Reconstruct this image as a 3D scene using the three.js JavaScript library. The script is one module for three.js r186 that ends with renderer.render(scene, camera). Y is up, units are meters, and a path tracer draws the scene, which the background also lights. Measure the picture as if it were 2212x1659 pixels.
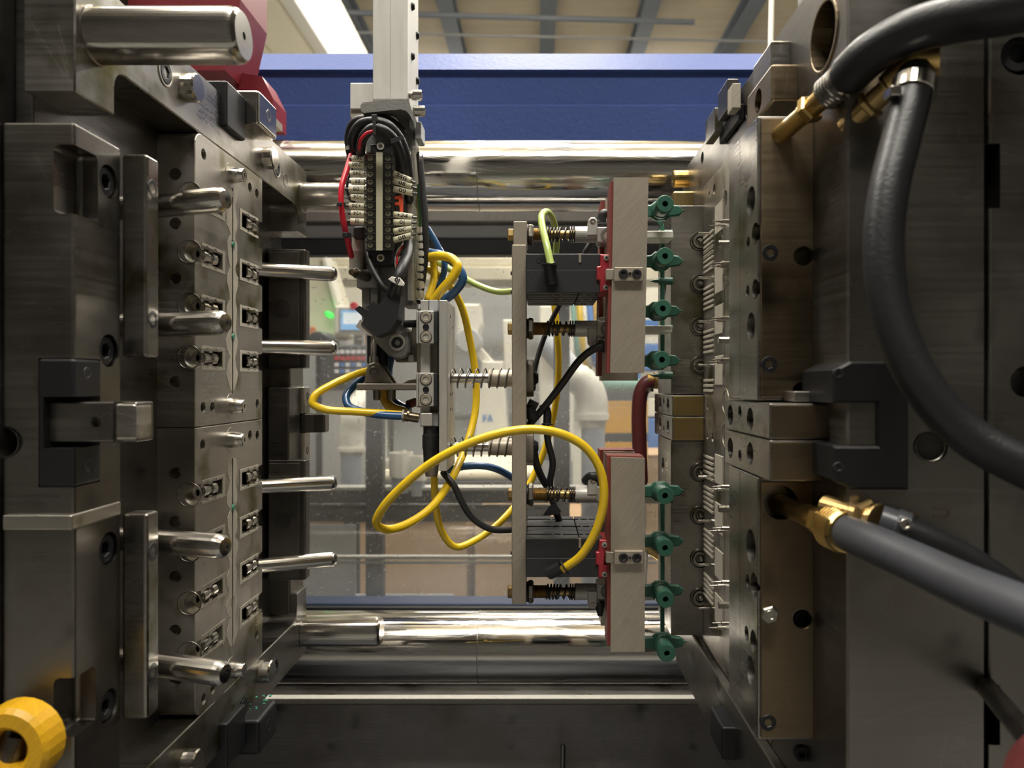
import * as THREE from 'three';
import { RoundedBoxGeometry } from 'three/addons/geometries/RoundedBoxGeometry.js';
import { mergeGeometries, toCreasedNormals } from 'three/addons/utils/BufferGeometryUtils.js';
import { RectAreaLightUniformsLib } from 'three/addons/lights/RectAreaLightUniformsLib.js';
import { FontLoader } from 'three/addons/loaders/FontLoader.js';
import { TextGeometry } from 'three/addons/geometries/TextGeometry.js';
import { Brush, Evaluator, SUBTRACTION } from 'three-bvh-csg';

// ---------- camera, light, exposure ----------
const V3 = THREE.Vector3;
const F = 1600, CX = 1160, CY = 829, H = 1.3;   // focal length in pixels, lens axis in the photograph, eye height in metres
const scene = new THREE.Scene();
scene.background = new THREE.Color(0x000000);
const camera = new THREE.PerspectiveCamera(2 * Math.atan(829.5 / F) * 180 / Math.PI, 2212 / 1659, 0.05, 60);
camera.position.set(0, H, 0);
camera.lookAt(0, H, -1);
camera.setViewOffset(2212, 1659, 1106 - CX, 829.5 - CY, 2212, 1659);
camera.focus = 0.6;
camera.userData.fStop = 9;
const renderer = new THREE.WebGLRenderer({ antialias: true });
renderer.toneMapping = THREE.LinearToneMapping;
renderer.toneMappingExposure = 1.0;
renderer.shadowMap.enabled = true;
RectAreaLightUniformsLib.init();
const LAMP_POWER = 44, ADDED_UP = 0.42, LAMP_COLOR = new THREE.Color(1.0, 0.96, 0.885);
// unseen high-bay lamps of the hall, some added to brighten the background: x, z, [width, length]
const LAMPS = [[-0.9, 1.6], [0.9, 1.6], [-3.6, -1.5], [-1.8, -1.5], [0, -1.5], [1.8, -1.5], [3.6, -1.5], [-3.4, -4.4], [0, -4.4], [3.4, -4.4], [-3.4, -7.4], [0, -7.4], [3.4, -7.4], [-1.7, -13.4], [2, -13.4]];

// ---------- seeded noise and textures ----------
let seed = 7;
const rnd = () => { seed = (seed * 1664525 + 1013904223) >>> 0; return seed / 4294967296; };
const rr = (a, b) => a + (b - a) * rnd();
const hash = (x, y, s) => { let h = (x * 374761393 + y * 668265263 + s * 1442695041) | 0; h = Math.imul(h ^ (h >>> 13), 1274126177); return ((h ^ (h >>> 16)) >>> 0) / 4294967296; };
function vn(x, y, px, py, s) {   // value noise that repeats after px, py cells
  const xi = Math.floor(x), yi = Math.floor(y), fx = x - xi, fy = y - yi, m = (a, n) => ((a % n) + n) % n;
  const u = fx * fx * (3 - 2 * fx), v = fy * fy * (3 - 2 * fy), a = m(xi, px), b = m(xi + 1, px), c = m(yi, py), d = m(yi + 1, py);
  return (hash(a, c, s) * (1 - u) + hash(b, c, s) * u) * (1 - v) + (hash(a, d, s) * (1 - u) + hash(b, d, s) * u) * v;
}
const fbm = (u, v, f, s, o = 4) => { let r = 0, a = 0.5, n = 0; for (let k = 0; k < o; k++) { r += a * vn(u * f, v * f, f, f, s + k); n += a; a *= 0.5; f *= 2; } return r / n; };
function tex(n, fn, srgb, rep) {
  const d = new Uint8Array(n * n * 4);
  for (let y = 0; y < n; y++) for (let x = 0; x < n; x++) {
    const c = fn(x / n, y / n, x, y), k = (y * n + x) * 4;
    for (let i = 0; i < 3; i++) d[k + i] = Math.max(0, Math.min(255, (Array.isArray(c) ? c[i] : c) * 255));
    d[k + 3] = 255;
  }
  const t = new THREE.DataTexture(d, n, n); t.wrapS = t.wrapT = THREE.RepeatWrapping; t.magFilter = THREE.LinearFilter; t.minFilter = THREE.LinearFilter;
  if (srgb) t.colorSpace = THREE.SRGBColorSpace; t.repeat.set(rep, rep); t.needsUpdate = true; return t;
}
function scratches(n, count, lmin, lmax, slant) {   // fine straight scratches, 0..1
  const a = new Float32Array(n * n);
  for (let k = 0; k < count; k++) {
    let x = rnd() * n, y = rnd() * n; const an = slant === undefined ? rnd() * Math.PI : slant + rr(-0.25, 0.25), l = rr(lmin, lmax), w = rr(0.25, 1);
    for (let i = 0; i < l; i++) { const xi = ((x | 0) % n + n) % n, yi = ((y | 0) % n + n) % n; a[yi * n + xi] = Math.max(a[yi * n + xi], w); x += Math.cos(an); y += Math.sin(an); }
  }
  return a;
}
const scrA = scratches(1024, 420, 10, 120), scrB = scratches(1024, 1500, 30, 260, 0.9), scrT = scratches(1024, 800, 60, 500, 0);
const N = 1024, at = (a, x, y) => a[y * N + x];
const T = {
  steelC: tex(N, (u, v, x, y) => { const s = 0.8 + 0.07 * (vn(u * 6, v * 420, 6, 420, 3) - 0.5) + 0.5 * (fbm(u, v, 6, 11) - 0.5); const st = Math.max(0, fbm(u, v, 11, 41) - 0.56) * 1.9 + (vn(u * 190, v * 190, 190, 190, 43) > 0.955 ? 0.22 : 0); const c = s + 0.3 * at(scrA, x, y) - st; return [c + 0.02, c, c - 0.03 - st * 0.25]; }, false, 3),
  steelR: tex(N, (u, v, x, y) => 0.66 + 0.16 * (vn(u * 5, v * 300, 5, 300, 5) - 0.5) + 0.7 * (fbm(u, v, 6, 23) - 0.5) + 0.25 * at(scrA, x, y), false, 3),
  stainC: tex(N, (u, v, x, y) => { const f = fbm(u, v, 4, 61, 5), g = fbm(u, v, 14, 71, 3), st = Math.max(0, f - 0.5) * 2.2, sp = g > 0.7 ? (g - 0.7) * 2.2 : 0; const c = 0.86 - st * 0.45 - sp + 0.03 * (vn(u * 3, v * 200, 3, 200, 9) - 0.5) + 0.15 * at(scrA, x, y); return [c, c * (0.99 - st * 0.08), c * (0.97 - st * 0.18)]; }, false, 2.2),
  aluC: tex(N, (u, v, x, y) => { const c = 0.87 + 0.12 * (vn(u * 60, v * 7, 60, 7, 13) - 0.5) + 0.1 * (fbm(u, v, 8, 17) - 0.5) + 0.18 * at(scrA, x, y); return [c, c, c - 0.01]; }, false, 5),
  aluD: tex(N, (u, v, x, y) => { const c = 0.8 + 0.1 * (fbm(u, v, 8, 19) - 0.5) + 0.25 * at(scrB, x, y) - 0.2 * Math.max(0, fbm(u, v, 18, 29, 2) - 0.68); return [c, c - 0.01, c - 0.03]; }, false, 6),
  barC: tex(N, (u, v, x, y) => { const c = 0.82 + 0.1 * (vn(u * 3, v * 260, 3, 260, 31) - 0.5) + 0.18 * (fbm(u, v, 4, 37) - 0.5) + 0.2 * at(scrT, x, y); return [c, c, c]; }, false, 2),
  barR: tex(N, (u, v, x, y) => 0.45 + 0.5 * (vn(u * 4, v * 180, 4, 180, 33) - 0.5) + 0.5 * (fbm(u, v, 7, 39) - 0.5) + 0.5 * at(scrT, x, y), false, 2),
  peel: tex(512, (u, v) => fbm(u, v, 48, 51, 2), false, 5),
  grain: tex(512, (u, v) => fbm(u, v, 64, 53, 3), false, 12),
  card: tex(512, (u, v) => { const c = 0.9 + 0.08 * (vn(u * 120, v * 5, 120, 5, 57) - 0.5) + 0.1 * (fbm(u, v, 10, 59) - 0.5); return [c, c, c * 0.98]; }, false, 2),
  dustHaze: tex(N, (u, v) => { const f = fbm(u, v, 5, 81, 5), g = vn(u * 210, v * 210, 210, 210, 83), big = vn(u * 90, v * 90, 90, 90, 87), w = fbm(u, v, 3, 89, 3); const spot = (g > 0.93 ? 0.55 : 0) + (big > 0.965 ? 0.4 : 0); return Math.max(0.15, 0.9 - 0.24 * Math.max(0, f - 0.38) - 0.14 * Math.max(0, w - 0.4) - spot * (0.25 + 0.75 * w)); }, false, 1.7),  // dust specks, plus an even haze painted in to lighten the view behind
  floor: tex(512, (u, v) => { const c = 0.75 + 0.4 * (fbm(u, v, 6, 91, 5) - 0.5); return [c, c, c * 0.97]; }, false, 0.3),
  roof: tex(512, (u, v) => { const c = 0.88 + 0.12 * (vn(u * 2, v * 40, 2, 40, 93) - 0.5) + 0.2 * (fbm(u, v, 6, 95, 4) - 0.5); return [c, c * 0.985, c * 0.96]; }, false, 0.35),
};
const lin = (r, g, b) => new THREE.Color().setRGB(r, g, b);
const std = (name, c, roughness, metalness = 0, o = {}) => { const m = new THREE.MeshPhysicalMaterial({ color: Array.isArray(c) ? lin(...c) : c, roughness, metalness, ...o }); m.name = name; return m; };
const M = {
  steel: std('ground steel', [0.38, 0.368, 0.35], 0.5, 1, { map: T.steelC, roughnessMap: T.steelR }),
  steelLight: std('bright milled steel', [0.55, 0.53, 0.49], 0.6, 1, { map: T.steelC, roughnessMap: T.steelR }),
  steelDark: std('dark tool steel', [0.18, 0.172, 0.165], 0.56, 1, { map: T.stainC, roughnessMap: T.steelR }),
  steelStain: std('stained plate steel', [0.26, 0.248, 0.232], 0.55, 1, { map: T.stainC, roughnessMap: T.steelR }),
  bronze: std('brown stained steel', [0.27, 0.215, 0.145], 0.6, 1, { map: T.stainC, roughnessMap: T.steelR }),
  polished: std('polished steel pin', [0.6, 0.57, 0.52], 0.2, 1, { map: T.barC }),
  chrome: std('chromed tie bar', [0.72, 0.70, 0.66], 0.24, 1, { map: T.barC, roughnessMap: T.barR }),
  inlay: std('pale worn steel', [0.56, 0.525, 0.455], 0.75, 0.85, { map: T.aluD }),
  alu: std('anodised aluminium', [0.58, 0.565, 0.53], 0.5, 0.6, { map: T.aluC }),
  aluWorn: std('scratched aluminium', [0.52, 0.465, 0.385], 0.48, 0.65, { map: T.aluD }),
  aluPale: std('pale anodised extrusion', [0.78, 0.765, 0.72], 0.5, 0.25, { map: T.aluC }),
  cast: std('grey cast aluminium', [0.24, 0.235, 0.22], 0.55, 0.55, { bumpMap: T.grain, bumpScale: 0.00015 }),
  castBrown: std('brownish grey casting', [0.2, 0.175, 0.14], 0.5, 0.6, { bumpMap: T.grain, bumpScale: 0.00015 }),
  blackOx: std('black oxide steel', [0.009, 0.009, 0.0105], 0.45, 0.15),
  black: std('black plastic', [0.016, 0.016, 0.017], 0.45),
  blackMat: std('matt black painted metal', [0.02, 0.021, 0.023], 0.55, 0.1, { bumpMap: T.grain, bumpScale: 0.0001 }),
  rubber: std('black rubber hose', [0.011, 0.0115, 0.013], 0.42, 0, { bumpMap: T.grain, bumpScale: 0.00012 }),
  greyHose: std('grey sheathed hose', [0.05, 0.052, 0.06], 0.34, 0),
  brass: std('brass', [0.62, 0.43, 0.16], 0.3, 1),
  brassOld: std('tarnished brass', [0.4, 0.28, 0.12], 0.42, 1),
  gold: std('pale bronze', [0.62, 0.47, 0.22], 0.36, 1, { map: T.steelC }),
  red: std('red paint', [0.24, 0.022, 0.033], 0.42, 0, { map: T.aluD }),
  redAno: std('red anodised bracket', [0.36, 0.03, 0.04], 0.4, 0.2),
  redSeal: std('red brown rubber sheet', [0.2, 0.035, 0.025], 0.6),
  blue: std('blue textured paint', [0.04, 0.07, 0.22], 0.5, 0, { specularIntensity: 0.35, bumpMap: T.peel, bumpScale: 0.00035 }),
  navy: std('navy painted rail', [0.03, 0.05, 0.12], 0.45),
  yellow: std('yellow air hose', [0.78, 0.52, 0.015], 0.28, 0, { clearcoat: 0.3 }),
  yellowOld: std('yellow brown air hose', [0.5, 0.3, 0.03], 0.35),
  yellowPaint: std('yellow paint', [0.72, 0.4, 0.01], 0.4, 0, { map: T.aluD }),
  blueHose: std('blue air hose', [0.02, 0.08, 0.2], 0.3, 0, { clearcoat: 0.3 }),
  lime: std('pale green tube', [0.42, 0.52, 0.14], 0.25, 0, { clearcoat: 0.3 }),
  green: std('green moulded plastic', [0.03, 0.115, 0.075], 0.42),
  greenWire: std('green wire', [0.02, 0.2, 0.06], 0.4),
  redWire: std('red cable', [0.6, 0.015, 0.035], 0.32),
  orange: std('orange jumper', [0.72, 0.09, 0.035], 0.45),
  white: std('white plastic', [0.72, 0.7, 0.63], 0.45),
  whiteStrip: std('white label strip', [0.75, 0.74, 0.69], 0.6),
  cream: std('cream painted sheet', [0.74, 0.69, 0.55], 0.5),
  greyPaint: std('grey painted metal', [0.42, 0.43, 0.44], 0.5),
  whiteWrap: std('white spiral wrap', [0.6, 0.57, 0.5], 0.6),
  greyPlastic: std('grey beige plastic', [0.32, 0.29, 0.25], 0.5),
  maroon: std('maroon hose', [0.12, 0.025, 0.025], 0.4),
  card: std('corrugated cardboard', [0.56, 0.37, 0.22], 0.8, 0, { map: T.card }),
  paper: std('white board', [0.78, 0.79, 0.82], 0.6),
  pvc: std('white pipe plastic', [0.84, 0.81, 0.72], 0.35),
  pvcGrey: std('grey blue pipe plastic', [0.4, 0.43, 0.48], 0.4),
  teal: std('teal ribbed hose', [0.18, 0.38, 0.32], 0.5),
  blueRack: std('blue painted rack', [0.05, 0.2, 0.6], 0.5),
  skin: std('yellow sheet', [0.72, 0.36, 0.02], 0.5),
  orangeP: std('orange painted post', [0.5, 0.16, 0.05], 0.5),
  dark: std('charcoal painted metal', [0.045, 0.048, 0.055], 0.5, 0.3),
  brightenedBed: std('brightened oiled bed cover', [0.6, 0.58, 0.575], 0.45, 0.15, { map: T.stainC, roughnessMap: T.steelR }),  // cover lightened in its colour to stand in for front light on it
  chalk: std('white painted ledge', [0.86, 0.83, 0.77], 0.55, 0, { map: T.aluD }),
  clear: std('clear cover', [0.93, 0.92, 0.86], 0.08, 0, { transmission: 1, thickness: 0, ior: 1.45 }),
  pane: std('dusty clear guard panel', [0.85, 0.85, 0.83], 0.06, 0, { transmission: 1, transmissionMap: T.dustHaze, thickness: 0, ior: 1.5 }),
  floor: std('concrete', [0.2, 0.2, 0.195], 0.5, 0, { map: T.floor }),
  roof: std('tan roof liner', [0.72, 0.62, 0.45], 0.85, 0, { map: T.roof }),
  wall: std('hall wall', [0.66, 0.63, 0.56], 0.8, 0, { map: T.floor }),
  wallDim: std('darkened hall wall', [0.1, 0.097, 0.092], 0.8, 0, { map: T.floor }),  // hall wall darkened in its colour so the steel mirrors a dim hall
  beam: std('grey blue roof beam', [0.2, 0.22, 0.25], 0.6),
  greenInk: std('green plastic remnant', [0.035, 0.2, 0.12], 0.5),
};

// ---------- geometry helpers (world metres; the eye is at x = 0, y = H, z = 0; d is the distance in front of it) ----------
const P = (px, py, d) => new V3((px - CX) * d / F, H - (py - CY) * d / F, -d);
const R = (x, y, d) => new V3(x, H + y, -d);
const onX = (px, py, X) => { const d = X * F / (px - CX); return R(X, (CY - py) * d / F, d); };   // the point of the plane x = X seen there
const X_ = new V3(1, 0, 0), Y_ = new V3(0, 1, 0), Z_ = new V3(0, 0, 1);
function fin(g) {
  if (g.index) g = g.toNonIndexed();
  if (!g.attributes.normal) g.computeVertexNormals();
  const p = g.attributes.position, uv = new Float32Array(p.count * 2), a = new V3(), b = new V3(), c = new V3(), n = new V3();
  for (let i = 0; i < p.count; i += 3) {
    a.fromBufferAttribute(p, i); b.fromBufferAttribute(p, i + 1); c.fromBufferAttribute(p, i + 2);
    n.crossVectors(b.clone().sub(a), c.clone().sub(a)); const ax = Math.abs(n.x), ay = Math.abs(n.y), az = Math.abs(n.z);
    [a, b, c].forEach((q, k) => { const [u, v] = ax >= ay && ax >= az ? [q.z, q.y] : ay >= az ? [q.x, q.z] : [q.x, q.y]; uv[(i + k) * 2] = u; uv[(i + k) * 2 + 1] = v; });
  }
  for (const k of Object.keys(g.attributes)) if (k !== 'position' && k !== 'normal') g.deleteAttribute(k);
  g.setAttribute('uv', new THREE.BufferAttribute(uv, 2)); g.clearGroups(); g.morphAttributes = {};
  return g;
}
function bx(x0, x1, y0, y1, d0, d1, b = 0.0006) {
  const w = Math.abs(x1 - x0), h = Math.abs(y1 - y0), t = Math.abs(d1 - d0), r = Math.min(b, w * 0.45, h * 0.45, t * 0.45);
  return fin((r > 0 ? new RoundedBoxGeometry(w, h, t, 1, r) : new THREE.BoxGeometry(w, h, t)).translate((x0 + x1) / 2, H + (y0 + y1) / 2, -(d0 + d1) / 2));
}
// a box whose camera-facing side covers a rectangle of the photograph at distance d and that goes back by t
const bp = (a, c, e, f, d, t, b) => bx((a - CX) * d / F, (c - CX) * d / F, (CY - e) * d / F, (CY - f) * d / F, d, d + t, b);
const orient = (g, p, dir, up = Y_) => g.applyQuaternion(new THREE.Quaternion().setFromUnitVectors(up, dir.clone().normalize())).translate(p.x, p.y, p.z);
function cy(p, q, r0, r1 = r0, seg = 20) { const d = q.clone().sub(p), l = d.length(); return fin(orient(new THREE.CylinderGeometry(r1, r0, l, seg).translate(0, l / 2, 0), p, d)); }
function lathe(p, dir, prof, seg = 24) { return fin(orient(toCreasedNormals(new THREE.LatheGeometry(prof.map(([r, h]) => new THREE.Vector2(Math.max(r, 1e-6), h)), seg), 0.7), p, dir)); }
function tube(pts, r, n = 0, seg = 10) { const c = new THREE.CatmullRomCurve3(pts, false, 'centripetal'); return fin(new THREE.TubeGeometry(c, n || pts.length * 9, r, seg)); }
function hose(pts, r, n, seg = 12) { const a = pts[0], b = pts[pts.length - 1]; return [tube(pts, r, n, seg), fin(new THREE.SphereGeometry(r * 0.98, 10, 6).translate(a.x, a.y, a.z)), fin(new THREE.SphereGeometry(r * 0.98, 10, 6).translate(b.x, b.y, b.z))]; }
const shp = (pts, holes = []) => { const s = new THREE.Shape(pts.map(([a, b]) => new THREE.Vector2(a, b))); for (const h of holes) s.holes.push(h.length === 3 && !Array.isArray(h[0]) ? (() => { const q = new THREE.Path(); q.absarc(h[0], h[1], h[2], 0, Math.PI * 2, true); return q; })() : new THREE.Path(h.map(([a, b]) => new THREE.Vector2(a, b)))); return s; };
const ext = (s, t, b) => new THREE.ExtrudeGeometry(s, { depth: t - 2 * b, bevelEnabled: b > 0, bevelSize: b, bevelThickness: b, bevelOffset: -b, bevelSegments: 1, curveSegments: 10 }).translate(0, 0, b);
const plateX = (pts, x0, x1, holes, b = 0.0006) => fin(ext(shp(pts, holes), x1 - x0, b).rotateY(Math.PI / 2).translate(x0, H, 0));       // outline in (d, y)
const plateZ = (pts, d0, d1, holes, b = 0.0006) => fin(ext(shp(pts, holes), d1 - d0, b).translate(0, H, -d1));                        // outline in (x, y)
const px2 = (pts, d) => pts.map(([x, y]) => [(x - CX) * d / F, (CY - y) * d / F]);
const pz = (pts, d, t, holes = [], b = 0.0005) => plateZ(px2(pts, d), d, d + t, holes.map(h => h.length === 3 && !Array.isArray(h[0]) ? [(h[0] - CX) * d / F, (CY - h[1]) * d / F, h[2] * d / F] : px2(h, d)), b);
function loft(A, dA, B, dB) {   // solid between two outlines seen in the photograph at two distances
  const a = A.map(([x, y]) => P(x, y, dA)), b = B.map(([x, y]) => P(x, y, dB)), v = [], n = a.length, t = (p, q, r) => v.push(...p.toArray(), ...q.toArray(), ...r.toArray());
  const tri = THREE.ShapeUtils.triangulateShape(A.map(([x, y]) => new THREE.Vector2(x, -y)), []);
  for (const [i, j, k] of tri) { t(a[i], a[j], a[k]); t(b[k], b[j], b[i]); }
  for (let i = 0; i < n; i++) { const j = (i + 1) % n; t(a[i], b[i], b[j]); t(a[i], b[j], a[j]); }
  const g = new THREE.BufferGeometry(); g.setAttribute('position', new THREE.Float32BufferAttribute(v, 3)); g.computeVertexNormals(); return fin(g);
}
const ev = new Evaluator(); ev.attributes = ['position', 'normal']; ev.useGroups = false;
function cut(g, cutters) {
  if (!cutters.length) return g;
  const a = new Brush(g), b = new Brush(mergeGeometries(cutters)); a.updateMatrixWorld(); b.updateMatrixWorld();
  return fin(ev.evaluate(a, b, SUBTRACTION).geometry);
}
const hexPts = (r) => Array.from({ length: 6 }, (_, i) => [r * Math.cos(i * Math.PI / 3 + 0.3), r * Math.sin(i * Math.PI / 3 + 0.3)]);
function socket(p, dir, r, h = r * 0.9) {   // socket head screw, hexagon hole in its face; p is the middle of the outer face
  const g = [ext(shp(Array.from({ length: 24 }, (_, i) => [r * Math.cos(i * Math.PI / 12), r * Math.sin(i * Math.PI / 12)]), [hexPts(r * 0.5)]), h * 0.6, r * 0.08).translate(0, 0, -h * 0.6),
    new THREE.CylinderGeometry(r * 0.97, r * 0.97, h * 0.4, 20).rotateX(Math.PI / 2).translate(0, 0, -h * 0.8)].map(q => fin(q));
  return mergeGeometries(g.map(q => fin(orient(q, p, dir, Z_))));
}
function ringG(p, dir, ro, ri, h) { const c = (r) => Array.from({ length: 28 }, (_, i) => [r * Math.cos(i * Math.PI / 14), r * Math.sin(i * Math.PI / 14)]); return fin(orient(ext(shp(c(ro), [c(ri).reverse()]), h, Math.min(h, ro - ri) * 0.2).translate(0, 0, -h), p, dir, Z_)); }
const hexNut = (p, dir, r, h) => fin(orient(ext(shp(hexPts(r)), h, r * 0.12), p, dir, Z_));
function spring(p, q, r, w, turns) {
  const d = q.clone().sub(p), l = d.length(), pts = [], n = Math.round(turns * 12);
  for (let i = 0; i <= n; i++) { const a = i / 12 * Math.PI * 2; pts.push(new V3(r * Math.cos(a), l * i / n, r * Math.sin(a))); }
  return fin(orient(new THREE.TubeGeometry(new THREE.CatmullRomCurve3(pts), n * 2, w, 6), p, d));
}
function thread(p, q, r, pitch) { const l = q.clone().sub(p).length(), n = Math.max(3, Math.round(l / pitch)), pr = [[0, 0]]; for (let i = 0; i < n; i++) { pr.push([r * 0.92, l * i / n], [r, l * (i + 0.5) / n]); } pr.push([r * 0.92, l], [0, l]); return lathe(p, q.clone().sub(p), pr, 18); }
const roundRod = (p, q, r, tip = r * 0.9) => { const l = q.clone().sub(p).length(); return lathe(p, q.clone().sub(p), [[0, 0], [r, 0], [r, l - tip], [r * 0.93, l - tip * 0.55], [r * 0.72, l - tip * 0.2], [r * 0.35, l - tip * 0.02], [0, l]], 28); };

// ---------- things and parts ----------
const taken = {};
const numbered = (n) => { taken[n] = (taken[n] ?? -1) + 1; return taken[n] ? `${n}_${String(taken[n]).padStart(3, '0')}` : n; };
const tops = [];
function thing(name, label, category, group, kind) {
  const o = new THREE.Group(); o.name = numbered(name); o.userData = { label, category };
  if (group) o.userData.group = group; if (kind) { o.userData.kind = kind; }
  scene.add(o); tops.push(o); return o;
}
function part(parent, name, geos, mat, label) {
  const l = [].concat(geos), m = new THREE.Mesh(l.length > 1 ? mergeGeometries(l) : l[0], mat);
  m.name = name; m.castShadow = m.receiveShadow = true; if (label) m.userData.label = label; parent.add(m); return m;
}
function solo(name, label, category, geos, mat, group) {
  const l = [].concat(geos), m = new THREE.Mesh(l.length > 1 ? mergeGeometries(l) : l[0], mat);
  m.name = numbered(name); m.userData = { label, category }; if (group) m.userData.group = group; m.castShadow = m.receiveShadow = true; scene.add(m); tops.push(m); return m;
}
function struct(name, geos, mat) { const m = solo(name, name.replace(/_/g, ' '), 'structure', geos, mat); delete m.userData.category; delete m.userData.label; m.name = name; m.userData.kind = 'structure'; return m; }

// ---------- the hall ----------
struct('floor', bx(-9, 9, -1.5, -H, -6, 17, 0), M.floor);
const ceil = struct('ceiling', bx(-9.2, 9.2, 5.2, 5.4, -6.2, 17.2, 0), M.roof);
for (let k = -6; k <= 6; k++) { const x = 0.15 + k * 1.36; part(ceil, 'roof_beam', [bx(x - 0.11, x + 0.11, 5.17, 5.2, -6, 17, 0.004), bx(x - 0.012, x + 0.012, 4.99, 5.17, -6, 17, 0), bx(x - 0.11, x + 0.11, 4.97, 4.99, -6, 17, 0.004)], M.beam); }
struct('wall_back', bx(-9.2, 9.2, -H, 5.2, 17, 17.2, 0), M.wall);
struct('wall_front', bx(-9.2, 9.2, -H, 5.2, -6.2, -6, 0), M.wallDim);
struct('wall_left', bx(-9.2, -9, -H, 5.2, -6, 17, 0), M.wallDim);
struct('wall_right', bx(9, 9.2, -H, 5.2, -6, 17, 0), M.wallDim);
for (const [x, z] of LAMPS) {
  const t = thing('ceiling_lamp', 'flat white hall lamp hung in rows under the tan roof', 'lamp', 'hall lamps under the roof');
  part(t, 'housing', bx(x - 0.66, x + 0.66, 4.34, 4.42, -z - 0.34, -z + 0.34, 0.01), M.greyPaint);
  const e = std('lamp diffuser', [0.8, 0.8, 0.76], 0.6, 0, { emissive: LAMP_COLOR, emissiveIntensity: 14 });
  part(t, 'lamp_diffuser', bx(x - 0.62, x + 0.62, 4.33, 4.345, -z - 0.3, -z + 0.3, 0.002), e);
  for (const s of [-0.5, 0.5]) part(t, 'hanger', cy(R(x + s, 4.42, -z), R(x + s, 4.97, -z), 0.006, 0.006, 8), M.greyPaint);
  const l = new THREE.RectAreaLight(LAMP_COLOR, LAMP_POWER, 1.24, 0.6); l.position.set(x, H + 4.32, z); l.lookAt(x, 0, z); l.name = 'lamp_light'; t.add(l);
  part(t, 'added_top_glow', bx(x - 0.6, x + 0.6, 4.42, 4.43, -z - 0.28, -z + 0.28, 0.002), e);  // glowing top added to go with the upward light
  const u = new THREE.RectAreaLight(LAMP_COLOR, LAMP_POWER * ADDED_UP, 1.2, 0.56); u.position.set(x, H + 4.44, z); u.lookAt(x, 20, z); u.name = 'added_uplight'; t.add(u);  // upward light added to brighten the roof
}
solo('ceiling_pipe', 'thin grey conduit running across the roof beams', 'pipe', [cy(P(560, 22, 9.6), P(1500, 48, 9.6), 0.035, 0.035, 10)], M.beam);
solo('ceiling_pipe', 'pale thin wire pipe below the grey conduit', 'pipe', [cy(P(560, 66, 9.7), P(1750, 92, 9.7), 0.018, 0.018, 8)], M.greyPaint);
solo('hanging_rod', 'slim white rod hanging beside the tall mould plate', 'rod', [cy(P(1668, -60, 2.2), P(1664, 118, 2.2), 0.007), fin(new THREE.SphereGeometry(0.012, 10, 8).translate(...P(1664, 118, 2.2).toArray()))], M.pvc);

// ---------- machine: robot beam, blue beam, tie bars, bed ----------
{ const t = thing('robot_traverse_beam', 'white box beam with a slim rail above the red bracket', 'beam');
  const y = 1.5, e = (x) => x;
  part(t, 'box_section', bx(e(-1.55), e(-1.02), y, y + 0.5, 1.2, 6.2, 0.01), M.cream);
  part(t, 'rail', [bx(-1.02, -0.985, y + 0.02, y + 0.1, 1.2, 6.2, 0.004), bx(-0.985, -0.95, y + 0.0, y + 0.06, 1.2, 6.2, 0.004)], M.whiteStrip);
  part(t, 'cable_tray', bx(-1.3, -1.2, y - 0.015, y, 1.2, 6.2, 0.003), M.cream);
  part(t, 'beam_column', bx(-1.5, -1.1, -H, y, 5.9, 6.2, 0.01), M.cream); }
{ const t = thing('guard_beam', 'long blue painted steel beam above the polished tie bar', 'beam');
  const d = 1.02, yt = (CY - 116) * d / F, ye = (CY - 150) * d / F, yb = (CY - 306) * d / F;
  // cross-section in (d, y): a sloping upper lip that catches the lamps, then the upright face with a step
  part(t, 'beam_section', plateX([[1.075, 713 * 1.075 / F], [d, ye], [d + 0.006, ye - 0.002], [d + 0.006, ye - 0.046], [d, ye - 0.05], [d - 0.002, yb], [d + 0.12, yb], [d + 0.12, 713 * 1.075 / F]], -1.3, 1.3, [], 0.0008), M.blue);
}
const barLen = [-0.95, 0.95];
for (const [yc, lab] of [[381, 'polished chrome tie bar running beneath the blue beam'], [1396, 'polished chrome tie bar running above the white ledge']]) {
  const d = 0.885, r = 0.0412, y = (CY - yc) * (d + 0.0) / F;
  const t = thing('tie_bar', lab, 'tie bar', 'tie bars of the press');
  part(t, 'shaft', cy(R(barLen[0], y, d), R(barLen[1], y, d), r, r, 64), M.chrome);
  part(t, 'wear_band', lathe(R(-0.069, y, d), X_, [[0, 0], [r + 0.0002, 0], [r + 0.0002, 0.0009], [0, 0.0009]], 64), M.steelStain);
}
solo('bed_cover', 'dark oily sheet cover below the white ledge', 'panel', [bx(-0.45, 0.34, -0.6, (CY - 1521) * 0.93 / F, 0.93, 0.95, 0.002)], M.brightenedBed);
solo('ledge', 'white painted ledge with a red smear', 'ledge', [bx(-0.4, 0.26, (CY - 1521) * 0.928 / F, (CY - 1509) * 0.928 / F, 0.928, 0.94, 0.0008)], M.chalk);
solo('bed_slide', 'dark steel slideway behind the white ledge', 'slideway', [bx(-0.45, 0.34, -0.47, -0.402, 0.955, 1.03, 0.002), bx(-0.45, 0.34, -0.402, -0.379, 1.0, 1.03, 0.002)], M.steelDark);
{ const t = thing('stop_pin', 'short upright steel pin before the dark bed cover', 'pin'); const a = P(1215, 1700, 0.9), b = P(1216, 1611, 0.9); part(t, 'pin_shaft', [cy(a, b, 0.0036), lathe(b, Y_, [[0.0036, 0], [0.003, 0.0012], [0, 0.0012]])], M.polished); part(t, 'foot', cy(new V3(a.x, a.y - 0.12, a.z), a, 0.006), M.steelDark); }
solo('machine_bed', 'dark machine bed under the mould', 'machine bed', [bx(-1.2, 1.2, -H, -0.6, 0.2, 1.2, 0.005)], M.dark);
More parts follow.
